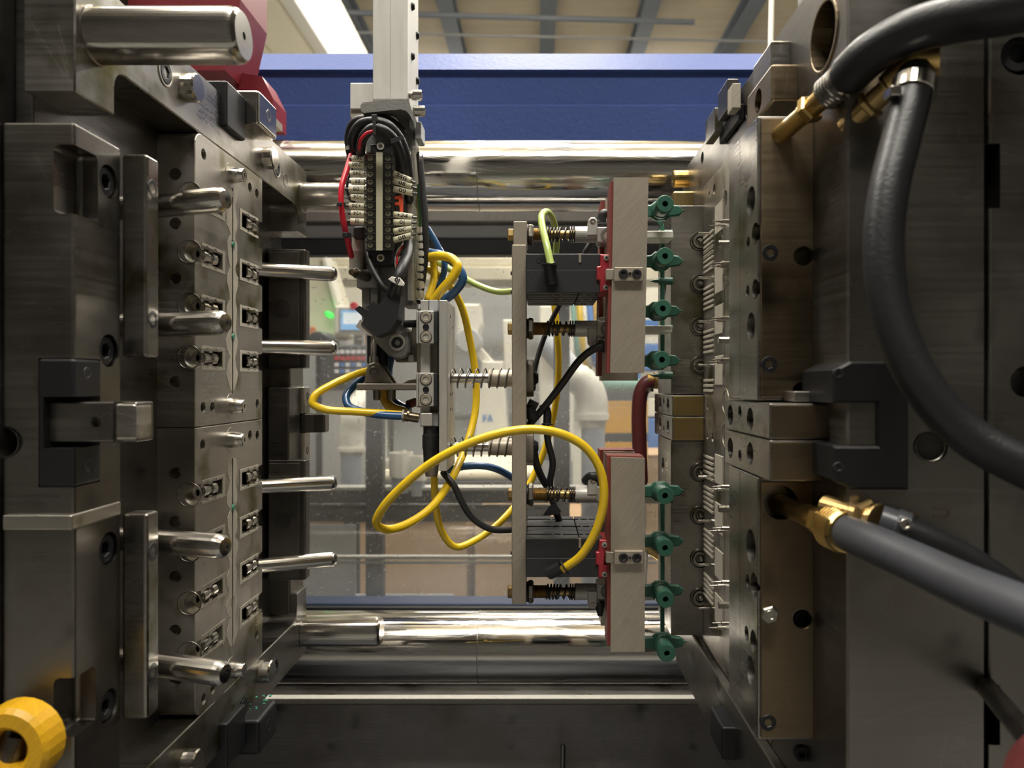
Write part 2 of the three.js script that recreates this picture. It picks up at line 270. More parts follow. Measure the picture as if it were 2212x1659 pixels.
const barHoles = [381, 1396].map(yc => cy(R(-1, (CY - yc) * 0.885 / F, 0.885), R(1, (CY - yc) * 0.885 / F, 0.885), 0.0425, 0.0425, 40));
{ const t = thing('moving_platen', 'heavy dark steel platen that carries the pinned mould half', 'platen'); part(t, 'plate', cut(bx(-0.75, -0.455, -0.58, 0.56, 0.27, 0.99, 0.01), barHoles), M.steelDark); }
{ const t = thing('stationary_platen', 'heavy dark steel platen that carries the mould half with hoses', 'platen'); part(t, 'plate', cut(bx(0.345, 0.75, -0.58, 0.56, 0.27, 0.99, 0.01), barHoles), M.steelDark); }
{ const t = thing('red_bracket', 'red painted steel bracket behind the big guide pin', 'bracket');
  part(t, 'block', loft([[276, -150], [520, -150], [520, 0], [486, 152], [276, 152]], 0.82, [[355, -63], [577, -63], [577, 74], [546, 212], [355, 212]], 0.9), M.red);
  part(t, 'foot', loft([[486, 152], [566, 165], [590, 213], [590, 264], [560, 264]], 0.86, [[486, 152], [566, 165], [590, 213], [590, 264], [560, 264]].map(([x, y]) => [CX + (x - CX) * 0.95, CY + (y - CY) * 0.95]), 0.905), M.red);
  part(t, 'foot_plate', bp(548, 591, 250, 266, 0.855, 0.03), M.aluWorn); }

// ---------- guard door with its dusty window ----------
{ const t = thing('safety_door', 'sliding guard door with a dusty clear window and dark rails', 'guard door'); const d = 1.13;
  part(t, 'top_rail', [bp(300, 1750, 454, 478, d, 0.03, 0.002)], M.alu, 'bright aluminium top rail');
  part(t, 'middle_rail', [bp(300, 1750, 478, 486, d + 0.02, 0.02), bp(300, 1750, 486, 512, d + 0.004, 0.03, 0.003)], M.greyPaint);
  part(t, 'lower_rail', [bp(300, 1750, 512, 550, d + 0.015, 0.03, 0.003)], M.dark);
  part(t, 'bottom_rail', [bp(300, 1750, 1303, 1330, d - 0.01, 0.04, 0.003)], M.navy);
  part(t, 'bottom_track', [bx(-0.45, 0.34, -0.6, (CY - 1312) * (d - 0.02) / F, d - 0.02, d, 0.002)], M.black);
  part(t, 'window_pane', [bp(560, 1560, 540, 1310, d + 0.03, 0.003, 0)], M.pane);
  part(t, 'door_stile', [bp(250, 560, 478, 1330, d, 0.035, 0.003)], M.dark); part(t, 'door_stile', [bp(1560, 1800, 478, 1330, d, 0.035, 0.003)], M.dark);
}

// ---------- left mould half (carried by the moving platen) ----------
const XL = -0.2455;
const mm = thing('moving_mould_half', 'steel mould half with guide pins, angled pins and two rows of cavities', 'mould half');
part(mm, 'clamp_plate', bx(-0.455, -0.40, -0.34, 0.30, 0.33, 0.85, 0.002), M.steelDark);
part(mm, 'support_plate', bx(-0.40, -0.282, -0.29, 0.235, 0.386, 0.80, 0.0015), M.steelDark);
part(mm, 'back_plate', bx(-0.282, -0.272, -0.284, 0.228, 0.40, 0.79, 0.001), M.steelDark);
const arcPts = (cx, cyy, r, a0, a1, n = 5) => Array.from({ length: n + 1 }, (_, i) => { const a = a0 + (a1 - a0) * i / n; return [cx + r * Math.cos(a), cyy + r * Math.sin(a)]; });
const railTop = [[0.3936, 0.226], [0.3936, 0.1557], [0.4307, 0.1557], ...arcPts(0.4417, 0.172, 0.011, Math.PI, Math.PI / 2), ...arcPts(0.746, 0.172, 0.011, Math.PI / 2, 0), [0.757, 0.1557], [0.789, 0.1557], [0.789, 0.226]];
const flip = (l) => l.map(([d, y]) => [d, -0.059 - y]).reverse();
const topR = part(mm, 'top_rail', plateX(railTop, -0.273, XL, [], 0.0008), M.steel);
const botR = part(mm, 'bottom_rail', plateX(flip(railTop), -0.273, XL, [], 0.0008), M.steel);
// bolts and buttons on the rails
for (const [px, py, r] of [[360, 157, 0.0075], [600, 363, 0.0075]]) { const p = onX(px, py, XL + 0.001); part(topR, 'socket_bolt', socket(p, X_, r), M.blackOx); part(topR, 'bolt_rim', ringG(new V3(XL + 0.0008, p.y, p.z), X_, r * 1.22, r * 1.02, 0.001), M.steelLight); }
for (const [px, py] of [[401, 190], [573, 342]]) { const p = onX(px, py, XL); part(topR, 'stop_button', lathe(p, X_, [[0, 0], [0.0098, 0], [0.0098, 0.008], [0.0088, 0.0092], [0, 0.0092]]), M.polished); }
{ const p = onX(617, 389, XL + 0.0003); part(topR, 'plug', ringG(p, X_, 0.0062, 0.0055, 0.0005), M.steelDark); }
{ const p = onX(566, 1450, XL); part(botR, 'stop_button', lathe(p, X_, [[0, 0], [0.0098, 0], [0.0098, 0.008], [0.0088, 0.0092], [0, 0.0092]]), M.polished); const q = onX(596, 1440, XL + 0.001); part(botR, 'socket_bolt', socket(q, X_, 0.0075), M.blackOx); }
{ const p = onX(400, 1650, XL); part(botR, 'stop_button', lathe(p, X_, [[0, 0], [0.0098, 0], [0.0098, 0.008], [0.0088, 0.0092], [0, 0.0092]]), M.polished); const q = onX(527, 1527, XL + 0.0005); part(botR, 'round_plug', cy(q, q.clone().add(new V3(0.0006, 0, 0)), 0.0075), M.blackOx); }
for (const s of [1, -1]) {   // locks standing proud at the middle of the two rails
  const o = s > 0 ? mm : mm, yy = (y) => s > 0 ? y : -0.064 - y;
  const l = part(o, 'rail_lock', bx(-0.262, -0.2295, yy(0.2145), yy(0.2435), 0.612, 0.655, 0.003), s > 0 ? M.polished : M.blackOx, s > 0 ? 'shiny block lock' : 'black block lock with green residue');
  part(l, 'lock_base', bx(-0.265, -0.2405, yy(0.2), yy(0.236), 0.575, 0.612, 0.002), M.blackOx);
  part(l, 'lock_bolt', socket(R(-0.2293, yy(0.229), 0.634), X_, 0.006), s > 0 ? M.steelStain : M.blackOx);
}
part(mm, 'green_residue', Array.from({ length: 16 }, () => { const x = rr(-0.252, -0.233), d = rr(0.614, 0.65), s = rr(0.0006, 0.0022); return bx(x, x + s, -0.2729, -0.27225, d, d + s * rr(0.6, 2), 0.0001); }), M.greenInk, 'specks of green plastic').userData.kind = 'stuff';
// two cavity inserts with bores, cavities and grooves cut in
const cavY = [0.136, 0.0945, 0.0565, 0.019, -0.0795, -0.119, -0.157, -0.193];
const cutters = [], Xf = XL + 0.0008;
for (const y of cavY) for (const s of [-1, 1]) {
  const D = (a) => 0.595 + s * a, q = (a0, a1, r0, r1) => { const [m, n] = [D(a0), D(a1)]; cutters.push(cy(R(Xf, y, m), R(Xf, y, n), r0, r1, 22)); };
  q(0.067, 0.0556, 0.0082, 0.0065); q(0.0558, 0.0505, 0.0036, 0.0036); q(0.051, 0.0425, 0.0052, 0.0052); q(0.043, 0.036, 0.0043, 0.0043); q(0.0365, 0.0285, 0.0056, 0.0056);
  cutters.push(bx(Xf - 0.007, Xf + 0.01, y - 0.0056, y + 0.0056, D(0.0285), D(0.0195), 0));
}
const faceHoles = [[440, 333], [540, 405], [555, 418], [439, 880], [459, 880], [556, 872], [438, 961], [540, 940], [556, 940], [555, 1372], [460, 1488], [440, 1510]];
for (const [px, py] of faceHoles) { const p = onX(px, py, Xf); cutters.push(cy(p.clone().add(new V3(-0.012, 0, 0)), p.clone().add(new V3(0.004, 0, 0)), 0.0041, 0.0041, 18)); }
for (const py of [375, 482, 600, 825, 1022, 1128, 1247, 1363, 1471]) { const p = P(377, py, 0.529); cutters.push(cy(p.clone().add(new V3(0, 0, -0.015)), p.clone().add(new V3(0, 0, 0.003)), 0.0043, 0.0043, 18)); }
for (const [a, b] of [[0.17, 0.155], [0.15, -0.01], [-0.06, -0.205]]) cutters.push(bx(Xf - 0.0012, Xf + 0.003, a, b, 0.5938, 0.5962, 0));
const notch = bx(-0.33, -0.2, -0.03175, -0.0311, 0.5, 0.7, 0);
cutters.push(notch);
const insOut = (y0, y1, rt) => plateX(rt ? [[0.53, y0], [0.66, y0], [0.66, y1], ...arcPts(0.541, y1 - 0.011, 0.011, Math.PI / 2, Math.PI)] : [...arcPts(0.541, y0 + 0.011, 0.011, Math.PI, Math.PI * 1.5), [0.66, y0], [0.66, y1], [0.53, y1]], -0.273, Xf, [], 0.0006);
const insU = part(mm, 'cavity_insert', cut(insOut(-0.0312, 0.1822, true), cutters), M.steelLight);
const insL = part(mm, 'cavity_insert', cut(insOut(-0.2412, -0.0316, false), cutters), M.steelLight);
for (const y of cavY) for (const s of [-1, 1]) {
  const D = (a) => 0.595 + s * a, par = y > -0.03 ? insU : insL, w = 0.0088, n = 0.0065, o = [[0.0545, -w], [0.0145, -w], [0.0145, w], [0.0545, w]], i = [[0.0545, -n], [0.048, -n], [0.048, -0.0074], [0.044, -0.0074], [0.044, -n], [0.034, -n], [0.034, -0.0076], [0.03, -0.0076], [0.03, -n], [0.0185, -n], [0.0185, n], [0.03, n], [0.03, 0.0076], [0.034, 0.0076], [0.034, n], [0.044, n], [0.044, 0.0074], [0.048, 0.0074], [0.048, n], [0.0545, n]];
  const ring = [[0.0545, -w], [0.0145, -w], [0.0145, w], [0.0545, w], ...i.slice().reverse()].map(([a, b]) => [D(a), y + b]);
  part(par, 'cavity_inlay', plateX(s > 0 ? ring.reverse() : ring, Xf - 0.0002, Xf + 0.00035, [], 0.0001), M.inlay);
  part(par, 'cavity_core', lathe(R(Xf - 0.0036, y, D(0.0558)), new V3(0, 0, s), [[0, 0], [0.0028, 0], [0.0028, 0.003], [0.0036, 0.0034], [0.0036, 0.005], [0.0047, 0.0054], [0.0047, 0.0125], [0.0039, 0.013], [0.0039, 0.019], [0.0051, 0.0194], [0.0051, 0.0265], [0.0042, 0.027], [0, 0.027]], 20), M.polished);
  if (s < 0) part(par, 'bore_rim', ringG(R(Xf - 0.004, y, D(0.0655)), new V3(0, 0, -s), 0.0089, 0.0080, 0.0008), M.steel);
}
// pale worn strip round the runner, gate marks
for (const [a, b, par] of [[0.165, -0.005, insU], [-0.06, -0.21, insL]]) for (const s of [-1, 1]) part(par, 'worn_runner_strip', plateX(Array.from({ length: 14 }, (_, k) => [0.595 + s * 0.0012, a + (b - a) * k / 13]).concat(Array.from({ length: 27 }, (_, k) => [0.595 + s * (0.0035 + 0.0095 * Math.abs(Math.sin(k * 0.83)) * (0.5 + 0.5 * hash(k, s + 5, 3))), b + (a - b) * k / 26])), Xf - 0.0002, Xf + 0.0002, [], 0), M.inlay);
for (const [py, g] of [[528, 1], [727, 1], [1096, 1], [1300, 0]]) { const p = onX(503, py, Xf + 0.0002), par = py < 920 ? insU : insL; part(par, 'gate_ring', ringG(p, X_, 0.0042, 0.0035, 0.0004), M.steelDark); if (g) part(par, 'gate_remnant', lathe(p, X_, [[0.0026, 0], [0.002, 0.001], [0, 0.0014]], 7), M.greenInk, 'green plastic remnant'); }
for (const [px, py] of [[499, 378], [499, 877], [499, 950], [499, 1447]]) {
  const p = onX(px, py, Xf), par = py < 920 ? insU : insL;
  part(par, 'taper_seat', ringG(p.clone().add(new V3(0.0003, 0, 0)), X_, 0.0102, 0.0062, 0.0006), M.steelLight);
  const t = part(par, 'taper_pin', lathe(p, X_, [[0, 0], [0.0066, 0], [0.0066, 0.002], [0.0052, 0.0105], [0.0047, 0.011], [0.0016, 0.011], [0.0016, 0.008], [0, 0.008]]), M.polished);
  part(t, 'taper_hole', cy(p.clone().add(new V3(0.0075, 0, 0)), p.clone().add(new V3(0.0082, 0, 0)), 0.0016), M.blackOx);
}
// near and far end columns, gib bars, angle pins
const colCut = [cy(P(6, 956, 0.38), P(6, 956, 0.41), 0.0086, 0.0086, 24), bx(-0.2545, -0.23, 0.0895, 0.126, 0.38, 0.411, 0.003), bx(-0.2545, -0.23, -0.155, -0.186, 0.38, 0.409, 0.003), bx(-0.2625, -0.23, -0.0545, 0.0135, 0.38, 0.413, 0)];
for (const y of [0.115, 0.0188]) colCut.push(cy(R(-0.25, y, 0.4215), R(-0.23, y, 0.4215), 0.0094, 0.0094, 24));
for (const y of [-0.0937, -0.1833]) colCut.push(cy(R(-0.25, y, 0.4215), R(-0.23, y, 0.4215), 0.0094, 0.0094, 24));
const col = part(mm, 'end_column', cut(bx(-0.282, -0.2436, -0.275, 0.138, 0.39, 0.434, 0.0018), colCut), M.steelStain);
for (const y of [0.115, 0.0188, -0.0937, -0.1833]) part(col, 'socket_bolt', socket(R(-0.2452, y, 0.4215), X_, 0.0084), M.blackOx);
part(mm, 'end_column', bx(-0.282, -0.252, -0.275, 0.138, 0.756, 0.80, 0.0018), M.steelStain);
part(col, 'ledge_strip', [bx(-0.279, -0.2425, -0.0765, -0.0685, 0.386, 0.432, 0.001)], M.steelLight, 'pale narrow ledge');
for (const [y0, y1, bolts] of [[0.0155, 0.135, [408, 690]], [-0.197, -0.0762, [1192, 1452]]]) {
  const b = part(mm, 'gib_bar', bx(-0.2436, -0.2285, y0, y1, 0.434, 0.4485, 0.0022), M.steel);
  for (const py of bolts) { const p = onX(331, py, -0.2283); part(b, 'socket_bolt', socket(p, X_, 0.0056), M.black); }
  const f = part(mm, 'gib_bar', bx(-0.27, -0.2318, y0, y1, 0.7415, 0.757, 0.0018), M.steelDark);
  part(f, 'wear_plate', bx(-0.268, -0.2375, y0 + 0.003, y1 - 0.003, 0.7395, 0.7418, 0.0006), M.steelStain);
  part(f, 'round_stop', cy(R(-0.254, (y0 + y1) / 2, 0.7385), R(-0.254, (y0 + y1) / 2, 0.7398), 0.0085, 0.0085, 26), M.steelDark);
}
for (const y of [0.1122, 0.0372, -0.0992, -0.1765]) {
  const pin = (a, b) => { const p = part(mm, 'angle_pin', roundRod(a, b, 0.0076, 0.007), M.polished); const v = b.clone().sub(a).normalize(); part(p, 'centre_mark', cy(b.clone().addScaledVector(v, -0.0006), b.clone().addScaledVector(v, 0.0001), 0.0013), M.blackOx); };
  pin(R(-0.272, y, 0.476), R(-0.1882, y, 0.4505)); pin(R(-0.272, y - 0.001, 0.722), R(-0.2026, y - 0.001, 0.752));
}
for (const [y, d] of [[0.193, 0.411], [0.195, 0.775], [-0.259, 0.775]]) {
  const p = part(mm, 'guide_pin', lathe(R(XL, y, d), X_, [[0, 0], [0.0158, 0], [0.0158, 0.0012], [0.0150, 0.0016], [0.0150, 0.0775], [0.0143, 0.081], [0.0125, 0.083], [0.0022, 0.083], [0.0022, 0.08], [0, 0.08]], 48), M.polished);
  part(p, 'centre_hole', cy(R(XL + 0.0798, y, d), R(XL + 0.0805, y, d), 0.0022), M.blackOx);
}
// side locks, tongue towards the other half
const lockA = part(mm, 'side_lock', cut(bx(-0.2622, -0.2428, -0.0542, 0.0132, 0.3885, 0.4128, 0.0018), [bx(-0.259, -0.23, -0.034, -0.0068, 0.38, 0.42, 0)]), M.blackOx);
for (const y of [0.0055, -0.0445]) part(lockA, 'socket_bolt', socket(R(-0.2426, y, 0.4), X_, 0.0038), M.black);
part(lockA, 'tongue', cut(bx(-0.262, -0.2128, -0.0312, -0.0096, 0.394, 0.4115, 0.0012), [bx(-0.2255, -0.22, -0.05, 0.02, 0.38, 0.3948, 0), cy(R(-0.2345, -0.0205, 0.39), R(-0.2345, -0.0205, 0.398), 0.0028)]), M.steelStain);
part(lockA, 'tongue_tip', bx(-0.2252, -0.2124, -0.0306, -0.0102, 0.3932, 0.41, 0.0024), M.steelLight);
const lockB = part(mm, 'side_lock', cut(bx(-0.262, -0.2445, -0.081, -0.003, 0.777, 0.8, 0.0018), [bx(-0.259, -0.23, -0.052, -0.031, 0.77, 0.81, 0)]), M.steelLight);
for (const y of [-0.013, -0.071]) part(lockB, 'socket_bolt', socket(R(-0.2443, y, 0.789), X_, 0.0042), M.blackOx);
part(lockB, 'tongue', bx(-0.262, -0.2235, -0.0515, -0.0315, 0.78, 0.798, 0.002), M.steelDark);
part(lockB, 'tongue_insert', bx(-0.2445, -0.235, -0.0505, -0.0325, 0.7795, 0.781, 0.0004), M.steelStain);
part(mm, 'lock_block', bx(-0.27, -0.2485, -0.082, -0.0035, 0.742, 0.777, 0.0015), M.steelDark);
{ const c = P(28, 1612, 0.37), k = part(mm, 'hoist_ring', [ringG(c.clone().add(new V3(0, 0, 0.006)), Z_, 0.021, 0.0098, 0.017)], M.yellowPaint, 'yellow hoist ring'); part(k, 'ring_shank', [cy(c.clone().add(new V3(-0.012, -0.03, -0.002)), c.clone().add(new V3(-0.006, 0.0, -0.012)), 0.009), cy(c.clone().add(new V3(0, 0, -0.03)), c.clone().add(new V3(0, 0, -0.009)), 0.008)], M.steelDark); }
part(col, 'thread_turns', [0, 1, 2, 3, 4].map(k => ringG(P(6, 956, 0.391).add(new V3(0, 0, -k * 0.0024)), Z_, 0.0086, 0.0078, 0.001)), M.steelDark);

// ---------- right mould half (on the stationary platen) ----------
const XR = 0.157, XS = 0.126;
const fm = thing('fixed_mould_half', 'brown stained steel mould half with needle pins, core bushes and brass nipples', 'mould half');
part(fm, 'clamp_plate', bx(0.288, 0.345, -0.34, 0.30, 0.33, 0.86, 0.002), M.steelDark);
const plate2 = part(fm, 'hot_runner_plate', cut(bx(0.2288, 0.288, -0.29, 0.24, 0.375, 0.81, 0.0015), [bx(0.22, 0.2345, 0.0888, 0.1216, 0.36, 0.43, 0), bx(0.22, 0.2345, -0.183, -0.1526, 0.36, 0.43, 0), cy(R(0.2445, 0.166, 0.36), R(0.2445, 0.166, 0.392), 0.0098), cy(R(0.2475, 0.001, 0.36), R(0.2475, 0.001, 0.39), 0.008)]), M.steelStain);
part(plate2, 'round_plug', lathe(R(0.2465, 0.169, 0.384), Z_, [[0, 0], [0.0085, 0], [0.0085, 0.004], [0.005, 0.005], [0.005, 0.001], [0, 0.001]]), M.blackOx);
const fmCut = [cy(R(0.14, 0.19, 0.405), R(0.2, 0.19, 0.405), 0.0185, 0.0185, 40), cy(P(2010, 965, 0.365), P(2010, 965, 0.40), 0.0079)];
for (const [px, py, r] of [[1517, 342, 0.0062], [1592, 264, 0.0075], [1614, 243, 0.0042], [1513, 1458, 0.0068], [1587, 1588, 0.0062], [1606, 1630, 0.0045]]) { const p = onX(px, py, XR); fmCut.push(cy(p.clone().add(new V3(-0.01, 0, 0)), p.clone().add(new V3(0.02, 0, 0)), r, r, 22)); }
const main = part(fm, 'cavity_plate', cut(plateX([[0.375, -0.285], [0.80, -0.285], [0.80, 0.228], [0.375, 0.228]], XR, 0.2273, [], 0.0012), fmCut), M.steelStain);
part(main, 'guide_bush', ringG(R(XR - 0.001, 0.19, 0.405), new V3(-1, 0, 0), 0.0197, 0.0176, 0.012), M.bronze);
part(main, 'thread_turns', [0, 1, 2, 3, 4].map(k => ringG(P(2010, 965, 0.376 + k * 0.0022), Z_, 0.0079, 0.0071, 0.0009)), M.steel);
// insert face with ribs, grooves and pins
const Xi = XR - 0.0008, iCut = [bx(Xi - 0.002, Xi + 0.0015, -0.2, 0.165, 0.6165, 0.618, 0), bx(Xi - 0.002, Xi + 0.0015, -0.2, 0.165, 0.6495, 0.6505, 0)];
for (const [px, py, r] of [[1532, 419, 0.0028], [1543, 408, 0.0045], [1528, 878, 0.003], [1528, 942, 0.003], [1539, 945, 0.004], [1560, 504, 0.003], [1560, 706, 0.004], [1567, 428, 0.0065], [1521, 1414, 0.003]]) { const p = onX(px, py, Xi); iCut.push(cy(p.clone().add(new V3(-0.004, 0, 0)), p.clone().add(new V3(0.008, 0, 0)), r, r, 18)); }
const ins = part(fm, 'core_insert', cut(bx(Xi, XR + 0.012, -0.241, 0.184, 0.495, 0.6955, 0.0005), iCut), M.steelLight);
for (const c of [530, 562, 643, 738, 822, 1010, 1078, 1172, 1270]) for (let k = -2; k <= 2; k++) { const y = (CY - c) * 0.675 / F + k * 0.0047; if (Math.abs(c - 825) < 5 && k > 0) continue; part(ins, 'cavity_rib', bx(Xi - 0.0013, Xi + 0.001, y - 0.0013, y + 0.0013, 0.655, 0.691, 0.0006), M.inlay); }
for (const [py, d] of [[470, 0.634], [600, 0.634], [690, 0.634], [800, 0.634], [1015, 0.634], [1120, 0.634], [1220, 0.634], [1320, 0.634]]) { const y = (CY - py) * d / F; part(ins, 'core_inlay', bx(Xi - 0.0009, Xi + 0.001, y - 0.0125, y + 0.0125, 0.6205, 0.6475, 0.0004), M.inlay); }
for (const py of [868, 940]) { const p = onX(1566, py, Xi - 0.0004); part(ins, 'sprue_ring', ringG(p, new V3(-1, 0, 0), 0.0115, 0.0092, 0.0008), M.steelLight); }
const needle = (px, py, tip, r, body) => { const p = onX(px, py, Xi), l = p.x - (tip - CX) * -p.z / F; part(ins, 'core_pin', lathe(p, new V3(-1, 0, 0), [[0, -0.004], [r, -0.004], [r, l * body], [r * 0.6, l * body + 0.0004], [r * 0.22, l - 0.0003], [0, l]], 14), M.polished); };
for (const [y1, y2] of [[478, 487], [569, 575], [687, 692], [777, 782], [1051, 1057], [1141, 1147], [1257, 1265], [1346, 1356]]) { needle(1578, y1, 1538, 0.0017, 0.5); needle(1566, y2, 1531, 0.0015, 0.45); }
for (const py of [527, 735, 1099, 1307]) { const p = onX(1577, py, Xi), l = 0.0095; part(ins, 'ejector_pin', lathe(p, new V3(-1, 0, 0), [[0, -0.004], [0.0029, -0.004], [0.0029, l - 0.0003], [0.0026, l], [0, l]], 18), M.polished); }
for (const py of [504, 600, 695, 789, 1030, 1125, 1220, 1314]) { const p = onX(1538, py, Xi), l = 0.0122; part(ins, 'thin_pin', lathe(p, new V3(-1, 0, 0), [[0, -0.003], [0.0011, -0.003], [0.0011, l], [0, l]], 10), M.polished); }
// slides on either side: near ones, far ones with core bushes
for (const [y0, y1, far, low] of [[-0.0098, 0.153, 0, 0], [-0.2035, -0.0535, 0, 1], [-0.0098, 0.168, 1, 0], [-0.237, -0.0535, 1, 1]]) {
  const [d0, d1] = far ? [0.697, 0.771] : [0.423, 0.4865], c = [];
  const holes = far ? [] : low ? [[1622, 1180, 0.0098], [1629, 1263, 0.007], [1615, 1256, 0.004], [1628, 1387, 0.0068], [1613, 1368, 0.0045], [1622, 1450, 0.0088]] : [[1622, 434, 0.0085], [1631, 505, 0.0065], [1616, 524, 0.0036], [1631, 625, 0.006], [1615, 629, 0.0036], [1622, 705, 0.0082]];
  for (const [px, py, r] of holes) { const p = onX(px, py, XS); c.push(cy(p.clone().add(new V3(-0.004, 0, 0)), p.clone().add(new V3(0.014, 0, 0)), r, r, 24)); }
  if (!far) for (const [px, py] of low ? [[1733, 1337], [1733, 1630], [1685, 1085]] : [[1736, 553], [1733, 846]]) { const p = P(px, py, d0); if (p.y - H > y0 - 0.01) c.push(cy(p.clone().add(new V3(0, 0, 0.004)), p.clone().add(new V3(0, 0, -0.014)), py === 1085 ? 0.0098 : 0.0054, py === 1085 ? 0.0098 : 0.0054, 22)); }
  if (far) for (const [px, py] of low ? [[1432, 1005], [1432, 1205]] : [[1431, 580], [1436, 620], [1431, 735]]) { const p = onX(px, py, XS); c.push(cy(p.clone().add(new V3(-0.004, 0, 0)), p.clone().add(new V3(0.01, 0, 0)), 0.0085, 0.0085, 20)); }
  const dm = d0 + (d1 - d0) * (far ? 0.42 : 0.58);
  c.push(bx(XS - 0.002, XS + 0.0011, y0 - 0.01, y1 + 0.01, dm, dm + 0.0006, 0));
  const s = part(fm, 'slide_block', cut(bx(XS, 0.1575, y0, y1, d0, d1, 0.001), c), far ? M.steel : M.steel);
  if (!far) {
    part(s, 'side_plate', cut(bx(0.1275, 0.1572, y0 + 0.002, y1 - 0.002, d0 - 0.0022, d0 + 0.0002, 0.0005), low ? [[1733, 1337, 0.0056], [1733, 1630, 0.0056], [1685, 1085, 0.0101]].map(([a, b, r]) => cy(P(a, b, d0 - 0.01), P(a, b, d0 + 0.01), r)) : [[1736, 553, 0.0056], [1733, 846, 0.0056]].map(([a, b, r]) => cy(P(a, b, d0 - 0.01), P(a, b, d0 + 0.01), r))), M.bronze, 'brown stained side plate');
    for (const [px, py] of low ? [[1660, 1562]] : [[1664, 545], [1662, 787]]) part(s, 'socket_bolt', socket(P(px, py, d0 - 0.0026), Z_, 0.0046), M.blackOx);
    if (low) { const p = P(1661, 1326, d0 - 0.0024); part(s, 'hexagon_nut', [hexNut(p, Z_, 0.0052, 0.003), ringG(p.clone().add(new V3(0, 0, 0.0036)), Z_, 0.0032, 0.0018, 0.003)], M.steelLight); }
    for (const [px, py] of low ? [[1733, 1337], [1733, 1630]] : [[1733, 846]]) part(s, 'deep_bolt', socket(P(px, py, d0 + 0.009), Z_, 0.0045), M.blackOx);
  } else {
    for (const py of low ? [1020, 1113, 1206, 1290] : [522, 614, 706, 790]) {
      const p = P(1511, py, d0), b = part(s, 'core_bush', lathe(p, Z_, [[0, 0.0005], [0.003, 0.001], [0.0045, 0.0032], [0.0066, 0.0036], [0.0072, 0.0008], [0.0080, 0.0008], [0.0086, 0.0022], [0.0092, 0.0004], [0.0092, -0.003]], 28), M.steel);
      part(b, 'core_tip', lathe(p, Z_, [[0.0022, 0], [0.0022, 0.006], [0.0014, 0.0075], [0, 0.0075]], 14), M.polished);
    }
  }
}
// paired interlock blocks in the middle, near and far
for (const far of [0, 1]) for (const [y0, y1] of [[-0.0302, -0.0106], [-0.0530, -0.0306]]) {
  const [d0, d1] = far ? [0.69, 0.794] : [0.401, 0.496], m = (a) => far ? d0 + a : d1 - a, yc = (y0 + y1) / 2, c = [];
  for (const [a, dy, r] of [[0.013, 0, 0.0068], [0.036, 0.003, 0.0038], [0.058, -0.0005, 0.0068]]) c.push(cy(R(XS - 0.004, yc + dy * (yc > -0.03 ? 1 : -1), m(far ? a + 0.01 : a)), R(XS + 0.012, yc + dy * (yc > -0.03 ? 1 : -1), m(far ? a + 0.01 : a)), r, r, 24));
  const b = part(fm, 'interlock_block', cut(bx(XS, far ? 0.1575 : 0.172, y0, y1, d0, d1, 0.0009), c), M.steel);
  part(b, 'side_face', bx(XS + 0.001, far ? 0.155 : 0.158, y0 + 0.001, y1 - 0.001, d0 - 0.0006, d0 + 0.001, 0.0004), far ? M.gold : M.bronze, far ? 'golden side face' : 'brown side face');
  for (const [a] of [[0.013], [0.058]]) part(b, 'socket_bolt', socket(R(XS + 0.0085, yc, m(far ? a + 0.01 : a)), new V3(-1, 0, 0), 0.0055), M.brassOld);
}
// corner bosses, bushes and lock plates along the upper edge
const cb = part(fm, 'corner_boss', cut(bx(0.1415, 0.172, 0.1705, 0.1935, 0.447, 0.5, 0.002), [cy(R(0.13, 0.181, 0.474), R(0.155, 0.181, 0.474), 0.0075)]), M.bronze);
part(cb, 'corner_pad', bx(0.1455, 0.175, 0.1965, 0.2135, 0.46, 0.5, 0.0015), M.steel);
part(fm, 'guide_sleeve', lathe(R(XR, 0.2135, 0.772), new V3(-1, 0, 0), [[0, 0], [0.0088, 0], [0.0088, 0.0145], [0.0078, 0.0155], [0.004, 0.0155], [0.004, 0.01], [0, 0.01]], 30), M.gold, 'golden guide sleeve');
part(fm, 'corner_pad', bx(0.1365, 0.166, 0.173, 0.1935, 0.742, 0.79, 0.0025), M.gold, 'golden pad');
part(fm, 'corner_rest', bx(0.137, 0.166, 0.14, 0.1725, 0.755, 0.79, 0.0015), M.blackOx);
{ const l = part(fm, 'rail_lock', bx(0.1465, 0.1555, 0.212, 0.235, 0.57, 0.6, 0.001), M.steelDark); part(l, 'lock_plate', bx(0.1465, 0.153, 0.2065, 0.2255, 0.555, 0.57, 0.0008), M.inlay); part(l, 'lock_plate', bx(0.1455, 0.1525, 0.2065, 0.2265, 0.607, 0.64, 0.0008), M.steel); part(l, 'lock_slot', bx(0.1525, 0.157, 0.2, 0.212, 0.56, 0.62, 0.001), M.blackOx); }
part(fm, 'rail_lock', bx(0.14, 0.157, -0.285, -0.26, 0.56, 0.6, 0.002), M.blackOx);
part(fm, 'lower_rail', plateX([[0.43, -0.30], [0.80, -0.30], [0.80, -0.243], [0.43, -0.243]], 0.150, 0.1575, [], 0.001), M.steelStain);
// side lock, tab
const sl = part(fm, 'side_lock', pz([[1838, 780], [1964, 780], [1964, 1058], [1838, 1058], [1800, 1036], [1800, 964], [1898, 964], [1898, 870], [1800, 870], [1800, 800]], 0.3725, 0.045, [], 0.0012), M.blackOx);
for (const py of [807, 1010]) part(sl, 'socket_bolt', socket(P(1812, py, 0.3722), Z_, 0.0028), M.black);
part(sl, 'lock_tab', bx(0.1405, 0.1555, -0.0098, -0.0042, 0.405, 0.4225, 0.0006), M.steelLight);
part(sl, 'lock_core', bx(0.158, 0.175, -0.034, -0.0105, 0.39, 0.44, 0.001), M.steelStain);

